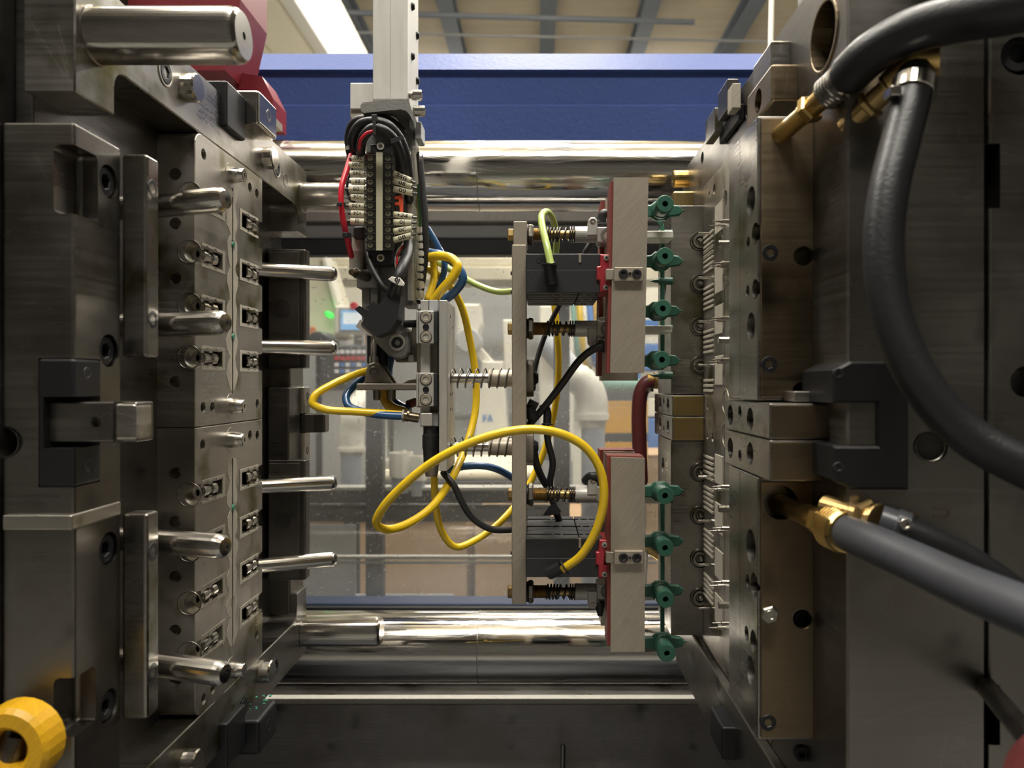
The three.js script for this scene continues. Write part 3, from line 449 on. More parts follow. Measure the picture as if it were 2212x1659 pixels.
{ const font = await new FontLoader().loadAsync('fonts/droid/droid_sans_regular.typeface.json'); for (const [s, px, py] of [['6', 1985, 1132], ['U', 2052, 1124]]) { const p = P(px, py, 0.3749); part(main, 'stamped_mark', fin(new TextGeometry(s, { font, size: 0.0085, depth: 0.0003, curveSegments: 4 }).rotateZ(Math.PI / 2).translate(p.x, p.y, p.z)), M.bronze); } }
// ---------- hoses on the right mould half ----------
function nipple(t, a, b, r, mat, hexAt = 0.62) { const v = b.clone().sub(a), l = v.length(); part(t, 'nipple', lathe(a, v, [[0, 0], [r, 0], [r, l * 0.55], [r * 1.1, l * 0.57], [r * 1.1, l * 0.95], [r * 1.45, l * 0.96], [r * 1.45, l], [0, l]], 20), mat); part(t, 'nipple_collar', hexNut(a.clone().addScaledVector(v, hexAt), v, r * 1.55, l * 0.13), mat); }
{ const t = thing('cooling_hose', 'black rubber cooling hose curving over the brass nipple towards the upper corner', 'hose');
  const a = P(1676, 300, 0.425), b = P(1786, 205, 0.388); nipple(t, a, b, 0.0051, M.brass);
  const c = P(1858, 142, 0.366); part(t, 'ferrule', lathe(b, c.clone().sub(b), [[0.0075, 0], [0.0086, 0.001], [0.0086, 0.008], [0.0078, 0.009], [0.0078, 0.011], [0.0092, 0.012], [0.0092, 0.022], [0.008, 0.0235], [0.008, 0.03], [0, 0.03]], 24), M.polished);
  part(t, 'ferrule_ribs', [0, 1, 2, 3, 4].map(k => ringG(b.clone().lerp(c, 0.06 + k * 0.09), c.clone().sub(b), 0.0089, 0.0072, 0.0011)), M.steelStain);
  part(t, 'hose_run', hose([P(1835, 160, 0.372), P(1880, 118, 0.36), P(1960, 72, 0.345), P(2060, 42, 0.33), P(2170, 22, 0.315), P(2330, -10, 0.3)], 0.0103, 60, 20), M.rubber); }
{ const t = thing('cooling_hose', 'black rubber cooling hose hanging from a clamp and sweeping down past the side lock', 'hose');
  const a = P(1824, 278, 0.384), b = P(1925, 185, 0.362), c = P(1985, 135, 0.352); nipple(t, a, b, 0.005, M.brassOld, 0.5);
  part(t, 'brass_elbow', [cy(b, c, 0.0075, 0.0082), fin(new THREE.SphereGeometry(0.0086, 16, 12).translate(c.x, c.y, c.z)), cy(c, P(2030, 128, 0.348), 0.0078)], M.brass);
  const e = P(1972, 205, 0.346); part(t, 'elbow_stub', cy(c, e, 0.0072), M.brassOld);
  part(t, 'hose_clamp', [ringG(P(1975, 178, 0.348), P(1975, 178, 0.348).sub(P(1965, 240, 0.343)), 0.0099, 0.0084, 0.008), bp(1925, 1950, 182, 206, 0.336, 0.008, 0.001)], M.polished);
  part(t, 'hose_run', hose([P(1977, 165, 0.35), P(1968, 215, 0.345), P(1946, 300, 0.34), P(1918, 420, 0.334), P(1908, 545, 0.33), P(1925, 680, 0.326), P(1985, 820, 0.32), P(2085, 935, 0.314), P(2215, 1010, 0.306), P(2370, 1075, 0.3)], 0.0087, 110, 20), M.rubber); }
{ const t = thing('water_hose', 'grey sheathed hose on a knurled brass coupling', 'hose');
  const a = P(1684, 1088, 0.432), b = P(1792, 1134, 0.386), c = P(1834, 1152, 0.37); nipple(t, a, b, 0.0058, M.brass, 0.8);
  const v = c.clone().sub(b), l = v.length(); part(t, 'knurled_collar', [lathe(b, v, [[0.006, 0], [0.01, 0.001], [0.0112, 0.003], [0.0112, l * 0.8], [0.0104, l * 0.92], [0, l * 0.92]], 36), ...Array.from({ length: 5 }, (_, k) => ringG(b.clone().lerp(c, 0.2 + k * 0.13), v, 0.0115, 0.0104, 0.0008))], M.brass);
  part(t, 'hose_run', hose([P(1824, 1148, 0.374), P(1880, 1172, 0.352), P(1975, 1215, 0.324), P(2090, 1268, 0.294), P(2230, 1326, 0.262), P(2420, 1400, 0.23)], 0.0091, 60, 20), M.greyHose); }
{ const t = thing('water_hose', 'dark hose with a clamp behind the knurled brass coupling', 'hose');
  const a = P(1784, 1094, 0.39), b = P(1898, 1128, 0.362); nipple(t, a, b, 0.0062, M.brassOld, 0.7);
  part(t, 'hose_clamp', [cy(b, P(1945, 1145, 0.358), 0.0088, 0.0088), ringG(P(1958, 1150, 0.357), P(1958, 1150, 0.357).sub(P(1900, 1128, 0.362)), 0.0097, 0.0084, 0.006)], M.greyHose);
  part(t, 'clamp_screw', [socket(P(1958, 1133, 0.347), Z_, 0.0028)], M.polished);
  part(t, 'hose_run', hose([P(1935, 1142, 0.359), P(2000, 1172, 0.356), P(2070, 1206, 0.354), P(2140, 1250, 0.352), P(2260, 1340, 0.35)], 0.0088, 50, 18), M.rubber); }
{ const t = thing('red_knob', 'dark red round knob low beside the grey hose', 'valve'); const p = R(0.187, -0.143, 0.255); part(t, 'cap', lathe(p, new V3(-0.35, 0.15, 1), [[0.0, -0.02], [0.017, -0.018], [0.021, -0.01], [0.0215, 0], [0.02, 0.006], [0.014, 0.009], [0, 0.01]], 32), M.maroon); part(t, 'stem', cy(p, p.clone().add(new V3(0.04, -0.01, -0.12)), 0.005), M.steelDark); }  // blurred round red knob, not known to turn a valve
{ const t = thing('drain_hose', 'maroon hose on a brass tail beyond the interlock blocks', 'hose'); const a = P(1440, 822, 0.83), b = P(1402, 822, 0.83);
  part(t, 'brass_tail', lathe(a, b.clone().sub(a), [[0, 0], [0.0075, 0], [0.0075, 0.008], [0.0095, 0.009], [0.0095, 0.014], [0.008, 0.015], [0.008, 0.022], [0, 0.022]], 20), M.brass);
  part(t, 'hose_run', hose([P(1415, 822, 0.83), P(1396, 828, 0.83), P(1384, 850, 0.83), P(1380, 890, 0.83), P(1381, 960, 0.83), P(1384, 1040, 0.83)], 0.0082, 50, 14), M.maroon);
  part(t, 'clamp_screw', cy(P(1404, 838, 0.815), P(1404, 846, 0.815), 0.004), M.polished); }
{ const t = thing('drain_hose', 'short brass nipple with pale hose behind the lower green clips', 'hose'); const a = P(1428, 1200, 0.83), b = P(1398, 1180, 0.83); part(t, 'brass_tail', [cy(a, b, 0.007), cy(b, P(1392, 1176, 0.83), 0.0088)], M.brass); part(t, 'hose_run', hose([b, P(1390, 1180, 0.83), P(1384, 1230, 0.83), P(1382, 1290, 0.83)], 0.0075, 30, 12), M.pvc); }

// ---------- robot arm ----------
const ra = thing('robot_arm', 'grey vertical robot arm with hinged wrist and slide unit', 'robot arm');
part(ra, 'arm_beam', cut(bp(805, 881, -2900, 216, 0.58, 0.052, 0.0012), [bx((843 - CX) * 0.58 / F - 0.0003, (843 - CX) * 0.58 / F + 0.0003, 0.22, 1.4, 0.57, 0.5806, 0)]), M.aluPale);
for (const [px, py] of [[892, 26], [899, 58], [892, 132], [899, 158], [893, -60], [900, -110]]) part(ra, 'beam_screw', lathe(R((881 - CX) * 0.58 / F, (CY - py) * 0.607 / F, px > 895 ? 0.622 : 0.598), X_, [[0.0032, 0], [0.0032, 0.001], [0.002, 0.0024], [0, 0.0026]], 14), M.blackOx);
part(ra, 'beam_bracket', [bp(756, 806, 178, 236, 0.60, 0.03, 0.001)], M.aluPale); part(ra, 'bracket_foot', [bp(756, 788, 236, 256, 0.602, 0.03, 0.001), bp(757, 772, 256, 262, 0.604, 0.02, 0.001)], M.aluWorn);
part(ra, 'clamp_collar', [loft([[778, 228], [784, 221], [870, 214], [884, 220], [888, 234], [886, 250], [878, 240], [866, 236], [786, 244], [780, 240]], 0.565, [[778, 228], [784, 221], [870, 214], [884, 220], [888, 234], [886, 250], [878, 240], [866, 236], [786, 244], [780, 240]].map(([x, y]) => [CX + (x - CX) * 0.9, CY + (y - CY) * 0.9]), 0.63)], M.cast);
for (const [py, l] of [[206, 0.0095], [240, 0.012]]) { const p = P(886, py, 0.585), q = p.clone().add(new V3(l, 0, 0)); const b = part(ra, 'clamp_bolt', [lathe(p.clone().add(new V3(l * 0.3, 0, 0)), X_, [[0, 0], [0.0042, 0], [0.0042, l * 0.6], [0.0038, l * 0.7], [0.002, l * 0.7], [0.002, l * 0.4], [0, l * 0.4]], 20)], M.polished); part(b, 'bolt_thread', [thread(p.clone().add(new V3(-0.003, 0, 0)), p.clone().add(new V3(l * 0.35, 0, 0)), 0.0026, 0.0009), lathe(p.clone().add(new V3(l * 0.12, 0, 0)), X_, [[0.0036, 0], [0.0036, 0.0012], [0, 0.0012]], 16)], M.steelLight); }
part(ra, 'wrist_column', [bp(866, 892, 250, 660, 0.592, 0.03, 0.001)], M.cast);
part(ra, 'column_strip', [bp(886, 906, 320, 645, 0.585, 0.012, 0.0008)], M.clear, 'clear edge strip');
part(ra, 'column_edge', [bp(880, 893, 440, 650, 0.589, 0.02, 0.0008)], M.alu);
part(ra, 'column_block', [bp(884, 896, 250, 275, 0.585, 0.02), bp(896, 910, 262, 300, 0.59, 0.02, 0.001)], M.greyPaint);
part(ra, 'back_plate', [pz([[790, 250], [868, 244], [868, 700], [885, 712], [900, 720], [900, 775], [886, 781], [868, 779], [855, 770], [800, 722], [806, 705], [806, 600], [790, 590]], 0.602, 0.014, [[855, 652, 9]], 0.001)], M.cast);
part(ra, 'side_block', [bp(770, 816, 582, 622, 0.594, 0.02, 0.001), bp(781, 800, 618, 692, 0.6, 0.018, 0.001), bp(800, 817, 575, 680, 0.597, 0.02, 0.001)], M.cast);
{ const a = P(792, 598, 0.585), b = P(771, 590, 0.565), c = P(757, 587, 0.55); const s = part(ra, 'stop_screw', [lathe(a, b.clone().sub(a), [[0, 0], [0.0042, 0], [0.0042, 0.017], [0.0038, 0.019], [0, 0.019]], 20)], M.steelStain); part(s, 'screw_nut', hexNut(b, c.clone().sub(b), 0.0042, 0.003), M.steelDark); part(s, 'screw_tip', lathe(b, c.clone().sub(b), [[0.0026, 0], [0.0026, 0.012], [0.0022, 0.013], [0, 0.013]], 16), M.bronze); }
{ const a = P(760, 322, 0.585); part(ra, 'small_fitting', [cy(P(772, 330, 0.59), a, 0.0028), lathe(a, new V3(-0.5, 0.3, 0.8), [[0, 0], [0.0034, 0], [0.0034, 0.004], [0, 0.0045]], 16)], M.steelStain); }
const lug = part(ra, 'hinge_lug', [pz([[795, 722], [885, 716], [884, 760], [878, 770], [866, 775], [852, 774], [838, 768]], 0.59, 0.012, [], 0.0012)], M.cast);
{ const p = P(858, 740, 0.5895); part(lug, 'pivot_ring', ringG(p.clone().add(new V3(0, 0, 0.0006)), Z_, 0.0066, 0.0048, 0.002), M.alu); part(lug, 'pivot_pin', socket(p.clone().add(new V3(0, 0, -0.0002)), Z_, 0.0044), M.black); }
part(ra, 'wrist_body', pz([[826, 745], [848, 770], [870, 776], [886, 770], [890, 700], [904, 700], [904, 781], [856, 782], [848, 770], [836, 762]], 0.6, 0.02, [], 0.0008), M.castBrown);
part(ra, 'name_plate', bp(882, 894, 766, 781, 0.5985, 0.002, 0.0003), M.alu);
part(ra, 'adjust_screw', [thread(P(872, 700, 0.588), P(903, 699, 0.588), 0.0031, 0.0008)], M.blackOx);
part(ra, 'cylinder_barrel', [cy(P(810, 715, 0.598), P(808, 785, 0.598), 0.0036), cy(P(822, 715, 0.606), P(826, 790, 0.606), 0.0052), cy(P(800, 725, 0.606), P(800, 785, 0.606), 0.0026)], M.blackOx);
part(ra, 'piston_rod', [cy(P(809, 722, 0.593), P(808, 772, 0.593), 0.0026), cy(P(808, 770, 0.593), P(808, 784, 0.593), 0.0042, 0.0042, 6)], M.polished);
const clev = part(ra, 'clevis', [pz([[786, 829], [790, 800], [796, 786], [808, 781], [820, 786], [826, 796], [848, 829]], 0.585, 0.006, [], 0.0012), pz([[812, 829], [818, 792], [824, 784], [832, 790], [856, 829]], 0.602, 0.006, [], 0.001)], M.castBrown);
{ const p = P(808, 803, 0.5848); part(clev, 'pivot_pin', [ringG(p.clone().add(new V3(0, 0, 0.001)), Z_, 0.0041, 0.0030, 0.0012), cy(p, p.clone().add(new V3(0, 0, 0.0008)), 0.0022)], M.steelStain); }
part(ra, 'shelf', [bp(769, 906, 828, 843, 0.58, 0.035, 0.0012), pz([[868, 829], [882, 821], [898, 819], [901, 800], [906, 800], [906, 832], [868, 832]], 0.588, 0.01, [], 0.0006)], M.castBrown);
for (const [x0, x1] of [[806, 822], [836, 855]]) part(ra, 'stud', lathe(P((x0 + x1) / 2, 843, 0.594), new V3(0, -1, 0), [[(x1 - x0) * 0.000185, 0], [(x1 - x0) * 0.000185, 0.006], [(x1 - x0) * 0.00015, 0.008], [0, 0.008]], 18), M.steelDark);
part(ra, 'slide_rail', [bp(908, 929, 648, 922, 0.572, 0.012, 0.0006)], M.alu); part(ra, 'rail_bed', [bp(926, 946, 648, 918, 0.578, 0.02, 0.0008), bp(900, 912, 665, 880, 0.58, 0.02, 0.0008)], M.castBrown);
part(ra, 'rail_end', [bp(924, 945, 648, 672, 0.572, 0.012, 0.0006)], M.greyPaint);
for (const [y0, y1] of [[671, 742], [805, 878]]) {
  const c = part(ra, 'slide_carriage', [bp(899, 904, y0, y1, 0.566, 0.016, 0.0005), bp(904, 937, y0, y1, 0.563, 0.017, 0.0008)], M.alu); part(c, 'carriage_side', bp(937, 945, y0 + 1, y1 - 1, 0.566, 0.016, 0.0005), M.dark);
  for (const f of [0.2, 0.8]) { const p = P(920, y0 + (y1 - y0) * f, 0.5628); part(c, 'cover_screw', [ringG(p.clone().add(new V3(0, 0, 0.0002)), Z_, 0.0047, 0.0043, 0.0004)], M.blackOx); part(c, 'screw_face', socket(p.clone().add(new V3(0, 0, 0.0004)), Z_, 0.0042, 0.002), M.aluWorn); }
  const p = P(920, (y0 + y1) / 2, 0.5627); part(c, 'grease_port', [ringG(p.clone().add(new V3(0, 0, 0.0003)), Z_, 0.0024, 0.0016, 0.0006), cy(p.clone().add(new V3(0, 0, -0.0004)), p.clone().add(new V3(0, 0, 0.0001)), 0.0017)], M.blackOx);
}
const tp = part(ra, 'tool_plate', bp(948, 966, 648, 1018, 0.556, 0.052, 0.0008), M.alu);
for (const [d, y] of [[0.575, 684], [0.592, 708], [0.575, 852], [0.592, 850], [0.575, 884], [0.592, 884]]) part(tp, 'plate_hole', ringG(R((966 - CX) * 0.556 / F + 0.0002, (CY - y) * d / F, d), X_, 0.0014, 0.0009, 0.0005), M.blackOx);
part(ra, 'end_block', [bp(908, 934, 892, 921, 0.565, 0.014, 0.001)], M.alu); part(ra, 'end_block_side', bp(934, 946, 892, 921, 0.57, 0.014, 0.0006), M.greyPaint);
part(ra, 'sensor_plug', [lathe(P(929, 921, 0.572), new V3(0, -1, 0), [[0, 0], [0.0052, 0], [0.0052, 0.006], [0.006, 0.0065], [0.006, 0.0165], [0.0054, 0.018], [0.005, 0.03], [0, 0.03]], 20), bp(935, 948, 921, 1008, 0.578, 0.008, 0.001)], M.black);
part(ra, 'plug_end', lathe(P(932, 1004, 0.57), new V3(0, -1, 0), [[0, 0], [0.0056, 0], [0.0056, 0.004], [0.0045, 0.0088], [0, 0.0092]], 18), M.castBrown);
part(ra, 'hose_fitting', [cy(P(873, 898, 0.578), P(905, 903, 0.578), 0.0042, 0.0042, 6), cy(P(880, 897, 0.578), P(884, 898, 0.578), 0.005)], M.bronze); part(ra, 'fitting_ring', lathe(P(869, 898, 0.578), X_, [[0.0036, 0], [0.0048, 0.0003], [0.0048, 0.0018], [0, 0.002]], 18), M.greyPlastic);
part(ra, 'red_cap', cy(P(898, 868, 0.61), P(882, 874, 0.605), 0.0036), M.maroon);
// proximity switch body, white fitting to the side
part(ra, 'valve_body', [bp(762, 788, 488, 516, 0.59, 0.02, 0.002)], M.black); part(ra, 'valve_cap', [cy(P(775, 514, 0.6), P(775, 545, 0.6), 0.0055), lathe(P(770, 545, 0.6), new V3(0, -1, 0), [[0, 0], [0.0068, 0], [0.0058, 0.003], [0.0056, 0.014], [0, 0.014]], 18), bp(763, 790, 540, 585, 0.604, 0.012, 0.003)], M.greyPlastic);
{ // black connector with its grey end
  const cn = part(ra, 'connector', [loft([[795, 672], [820, 655], [845, 630], [866, 640], [858, 690], [842, 715], [812, 727], [780, 700]], 0.56, [[795, 672], [820, 655], [845, 630], [866, 640], [858, 690], [842, 715], [812, 727], [780, 700]].map(([x, y]) => [CX + (x - CX) * 0.965, CY + (y - CY) * 0.965]), 0.582), loft([[766, 668], [776, 660], [800, 676], [792, 692]], 0.562, [[774, 672], [784, 664], [808, 680], [800, 696]], 0.578), loft([[790, 665], [806, 652], [822, 664], [812, 682]], 0.561, [[796, 668], [812, 656], [828, 668], [818, 686]], 0.576)], M.black);
  part(cn, 'connector_end', loft([[768, 706], [778, 690], [812, 713], [803, 726], [797, 724]], 0.561, [[776, 710], [786, 694], [820, 717], [811, 730], [805, 728]], 0.576), M.greyPlastic); }
// ---------- terminal block on the arm ----------
const tb = thing('terminal_block', 'black screw terminal strip under a clear cover on the robot arm', 'terminal block');
const dT = 0.572;
part(tb, 'terminal_base', [bp(791, 847, 328, 540, dT, 0.018, 0.001), bp(800, 848, 311, 330, dT + 0.006, 0.012, 0.001), bp(790, 850, 538, 572, dT + 0.004, 0.014, 0.001)], M.black);
for (let k = 0; k < 12; k++) for (const x of [800, 838]) { const p = P(x, 342 + k * 17.05, dT - 0.0006); const s = part(tb, 'terminal_screw', [lathe(p.clone().add(new V3(0, 0, -0.0008)), Z_, [[0.0023, 0], [0.0023, 0.001], [0.0016, 0.0017], [0, 0.0018]], 12)], M.alu); part(s, 'screw_slot', [bx(p.x - 0.0015, p.x + 0.0015, p.y - H - 0.0003, p.y - H + 0.0003, -p.z - 0.0012, -p.z - 0.0008, 0), bx(p.x - 0.0003, p.x + 0.0003, p.y - H - 0.0015, p.y - H + 0.0015, -p.z - 0.0012, -p.z - 0.0008, 0)], M.blackOx); }
for (let k = 0; k <= 12; k++) part(tb, 'divider', [bp(789, 811, 333 + k * 17.05, 335 + k * 17.05, dT - 0.0025, 0.004, 0.0002), bp(827, 849, 333 + k * 17.05, 335 + k * 17.05, dT - 0.0025, 0.004, 0.0002)], M.black);
part(tb, 'label_strip', bp(812.5, 826.5, 329, 541, dT - 0.0034, 0.0006, 0.0001), M.whiteStrip, 'white centre strip');
part(tb, 'clear_cover', [bp(786, 852, 326, 541, dT - 0.0048, 0.0008, 0)], M.clear);
for (const py of [316, 557]) { const p = P(822, py, dT + (py < 400 ? 0.0055 : 0.0035)); const w = part(tb, 'spring_washer', ringG(p.clone().add(new V3(0, 0, 0.0005)), Z_, 0.0029, 0.0018, 0.0012), M.white); part(w, 'fixing_screw', socket(p.clone().add(new V3(0, 0, 0.0006)), Z_, 0.0017), M.steelLight); }
part(tb, 'jumper', [pz([[852, 424], [868, 421], [870, 424], [870, 458], [864, 458], [862, 443], [853, 443], [853, 437], [861, 436], [861, 430], [852, 430]], dT + 0.002, 0.002, [], 0.0002)], M.orange, 'red orange jumper');
const inkTex = {};
function ink(text, up) {
  const key = text + up; if (inkTex[key]) return inkTex[key];
  const c = document.createElement('canvas'); c.width = 256; c.height = 256; const x = c.getContext('2d'); x.fillStyle = '#dedac6'; x.fillRect(0, 0, 256, 256); x.fillStyle = '#15140f'; x.font = 'bold 74px sans-serif'; x.textAlign = 'center'; x.textBaseline = 'middle';
  x.translate(128, 128); x.rotate(up ? -Math.PI / 2 : Math.PI / 2); x.scale(1.25, 1); x.fillText(text, 0, 0);
  const t = new THREE.CanvasTexture(c); t.colorSpace = THREE.SRGBColorSpace; t.wrapS = t.wrapT = THREE.RepeatWrapping; t.offset.x = 0.5;
  const m = std('printed wire marker', [0.9, 0.88, 0.8], 0.5, 0, { map: t }); return (inkTex[key] = m);
}
function marker(a, b, r, text, up) { const v = b.clone().sub(a), l = v.length(), g = orient(new THREE.CylinderGeometry(r, r, l, 18, 1, true).translate(0, l / 2, 0), a, v).toNonIndexed(); const m = part(tb, 'wire_marker', g, ink(text, up)); part(m, 'marker_end', [ringG(a, v.clone().negate(), r, r * 0.6, 0.0002), ringG(b, v, r, r * 0.6, 0.0002)], M.white); part(m, 'wire_end', cy(a.clone().addScaledVector(v, -0.25), b.clone().addScaledVector(v, 0.25), r * 0.45, r * 0.45, 8), M.steelDark); }
[[342, '24G', 761], [356, '246', 755], [375, '246', 757], [393, '08', 760], [409, '09', 754], [426, '+24', 759], [445, '+24', 755], [461, '+24', 759], [478, '0J', 758]].forEach(([y, s, x]) => marker(P(x, y, dT + 0.002), P(788, y + 1, dT + 0.002), 0.00245, s, false));
[[375, 391, 888, '24G'], [390, 404, 890, '08'], [408, 417, 891, '09'], [463, 469, 891, '+24'], [480, 481, 890, '0J'], [500, 494, 890, '0C'], [519, 508, 889, '0B']].forEach(([y0, y1, x, s]) => marker(P(851, y0, dT + 0.002), P(x, y1, dT + 0.001), 0.00245, s, true));
{ const t = thing('cable_tag', 'white tag printed 0J on the black connector cable', 'tag'); const g = pz([[838, 603], [846, 597], [864, 600], [874, 612], [872, 618], [862, 617], [846, 609]], 0.553, 0.0016, [], 0.0004); part(t, 'tag_plate', g, M.white);
  const font = await new FontLoader().loadAsync('fonts/droid/droid_sans_bold.typeface.json'); const tg = new TextGeometry('0J', { font, size: 0.0034, depth: 0.0003, curveSegments: 3 }).rotateZ(-0.42); const p = P(851, 606.5, 0.5529); part(t, 'print', fin(tg.translate(p.x, p.y, p.z)), M.black); }

// ---------- cables and air hoses ----------
const line = (name, label, cat, pts, r, mat, n, group) => solo(name, label, cat, hose(pts.map(p => P(...p)), r, n || pts.length * 10, 12), mat, group);
line('cable', 'thick black cable looping over the terminal block', 'cable', [[782, 340, 0.59], [770, 326, 0.58], [762, 300, 0.57], [778, 270, 0.565], [808, 263, 0.562], [840, 272, 0.562], [862, 298, 0.566], [876, 335, 0.572], [882, 385, 0.58], [884, 430, 0.588]], 0.0039, M.rubber);
line('cable', 'inner black cable arching beneath the thick looping cable', 'cable', [[785, 345, 0.588], [779, 325, 0.57], [786, 295, 0.557], [806, 277, 0.553], [832, 283, 0.554], [854, 306, 0.56], [868, 345, 0.57], [874, 400, 0.584]], 0.0037, M.rubber);
line('cable', 'outer black cable wound behind the arching cables', 'cable', [[760, 345, 0.588], [755, 295, 0.584], [768, 264, 0.578], [800, 258, 0.575], [840, 262, 0.575], [868, 285, 0.58]], 0.004, M.black);
line('wire', 'thin white wire curving beside the clamp collar', 'wire', [[818, 262, 0.58], [835, 254, 0.575], [852, 256, 0.575], [860, 270, 0.578], [856, 286, 0.585]], 0.0012, M.white);
line('wire', 'thin red wire inside the black cable arch', 'wire', [[776, 322, 0.556], [779, 303, 0.552], [792, 288, 0.55], [806, 283, 0.55]], 0.0012, M.redWire);
line('cable', 'red cable hanging beside the white wire markers', 'cable', [[758, 336, 0.58], [748, 370, 0.572], [738, 405, 0.566], [737, 440, 0.564], [742, 480, 0.566], [751, 520, 0.574], [759, 553, 0.588]], 0.0022, M.redWire);
line('wire', 'thin black wire bent beside the red cable', 'wire', [[760, 365, 0.585], [752, 385, 0.58], [750, 410, 0.578], [756, 430, 0.58], [766, 437, 0.585]], 0.0011, M.black);
for (const [x, y] of [[737, 443], [749, 508]]) solo('cable_tie', y < 460 ? 'black cable tie on the red cable at the markers' : 'black cable tie on the red cable by the valve', 'cable tie', [ringG(P(x, y - 4, 0.5655).add(new V3(0, 0.0, 0)), Y_, 0.0034, 0.0022, 0.003), bp(x - 7, x + 1, y - 7, y + 1, 0.558, 0.003, 0.0004)], M.black);
solo('cable_tie', 'black cable tie head at the top of the cable arch', 'cable tie', [bp(802, 814, 247, 262, 0.549, 0.004, 0.0005), bp(805, 811, 262, 292, 0.5465, 0.002, 0.0004)], M.black);
solo('cable_tie', 'black cable tie on the descending cable arch', 'cable tie', [loft([[842, 300], [870, 292], [874, 300], [846, 310]], 0.552, [[842, 300], [870, 292], [874, 300], [846, 310]], 0.556)], M.black);
line('cable', 'black cable running into the grey ended connector', 'cable', [[884, 520, 0.59], [880, 550, 0.575], [868, 580, 0.562], [858, 605, 0.558], [846, 635, 0.562]], 0.0042, M.rubber);
line('wire', 'thin black wire running down to the connector', 'wire', [[793, 520, 0.585], [797, 560, 0.575], [812, 595, 0.57], [828, 620, 0.568], [840, 632, 0.57]], 0.0021, M.black);
[[870, 0.0007, 'brown', M.bronze], [866, 0.0007, 'red', M.redWire], [862, 0.0007, 'pale', M.greyPlastic], [873, 0.0008, 'black', M.black]].forEach(([x, r, c, m]) => line('wire', `thin ${c} wire loose beneath the wire markers`, 'wire', [[x + 10, 525, 0.59], [x - 6, 548, 0.58], [x - 8, 575, 0.577], [x, 596, 0.58], [x + 2, 604, 0.583]], r, m));
line('cable', 'long black cable along the edge of the arm', 'cable', [[906, 335, 0.6], [912, 400, 0.598], [918, 470, 0.596], [919, 540, 0.596], [913, 600, 0.6], [905, 650, 0.61]], 0.0028, M.black);
line('wire', 'green wire beside the long black cable', 'wire', [[906, 400, 0.606], [909, 470, 0.605], [912, 530, 0.606], [908, 585, 0.61]], 0.002, M.greenWire);
line('wire', 'yellow wire at the arm edge above the white wrap', 'wire', [[902, 400, 0.61], [904, 450, 0.61], [906, 500, 0.612]], 0.0014, M.yellow);
{ const pts = []; const t = thing('spiral_wrap', 'white spiral wrapped cable with dark print beside the arm', 'cable'); const c = new THREE.CatmullRomCurve3([[907, 492, 0.598], [911, 530, 0.597], [910, 565, 0.597], [908, 600, 0.6], [905, 648, 0.604]].map(p => P(...p))); part(t, 'core', tube(c.getPoints(8), 0.0022, 40), M.black);
  for (let k = 0; k < 9; k++) { const a = c.getPoint(k / 9), b = c.getPoint((k + 0.86) / 9), v = b.clone().sub(a), l = v.length(); part(t, 'wrap_turn', lathe(a, v, [[0.0023, 0], [0.0037, l * 0.12], [0.004, l * 0.5], [0.0037, l * 0.88], [0.0023, l]], 14), M.whiteWrap); } }
const hz = 'air hoses at the robot wrist';
line('air_hose', 'yellow air hose forming the large loop across the tool bar', 'air hose', [[1218, 1228, 0.528], [1255, 1200, 0.522], [1288, 1145, 0.516], [1304, 1080, 0.512], [1298, 1020, 0.51], [1270, 972, 0.508], [1225, 942, 0.506], [1165, 928, 0.504], [1100, 932, 0.504], [1020, 955, 0.505], [940, 995, 0.507], [870, 1050, 0.512], [825, 1100, 0.518], [813, 1130, 0.524], [830, 1143, 0.53], [870, 1136, 0.54], [930, 1098, 0.556], [975, 1035, 0.58], [1008, 960, 0.61], [1027, 885, 0.625], [1027, 810, 0.63], [1015, 735, 0.63], [998, 665, 0.626], [975, 622, 0.62], [948, 595, 0.616], [926, 582, 0.615]], 0.0031, M.yellow, 260);
line('air_hose', 'yellow air hose hanging in a deep bow below the sensor plug', 'air hose', [[938, 1032, 0.585], [941, 1090, 0.59], [953, 1145, 0.595], [982, 1181, 0.6], [1025, 1168, 0.61], [1080, 1128, 0.625], [1135, 1060, 0.645], [1175, 975, 0.655], [1199, 880, 0.66], [1207, 790, 0.66], [1203, 710, 0.658], [1197, 655, 0.655]], 0.0029, M.yellow, 150);
line('air_hose', 'thick yellow air hose curling over the slide unit', 'air hose', [[936, 650, 0.592], [955, 625, 0.588], [978, 598, 0.585], [988, 575, 0.585], [975, 558, 0.588], [950, 553, 0.592], [925, 556, 0.6]], 0.0037, M.yellow, 70);
line('air_hose', 'slim yellow air hose rising straight behind the curl', 'air hose', [[924, 645, 0.6], [934, 618, 0.604], [938, 590, 0.608], [936, 562, 0.61]], 0.003, M.yellow, 40);
line('air_hose', 'yellow air hose bulging out towards the cavities', 'air hose', [[815, 796, 0.6], [770, 808, 0.59], [715, 832, 0.578], [680, 855, 0.57], [676, 872, 0.568], [700, 884, 0.57], [760, 889, 0.575], [830, 893, 0.58], [880, 897, 0.586]], 0.0030, M.yellow, 100);
line('air_hose', 'brownish yellow air hose below the clevis shelf', 'air hose', [[828, 842, 0.606], [832, 862, 0.606], [846, 880, 0.602], [872, 890, 0.598]], 0.0044, M.yellowOld, 30);

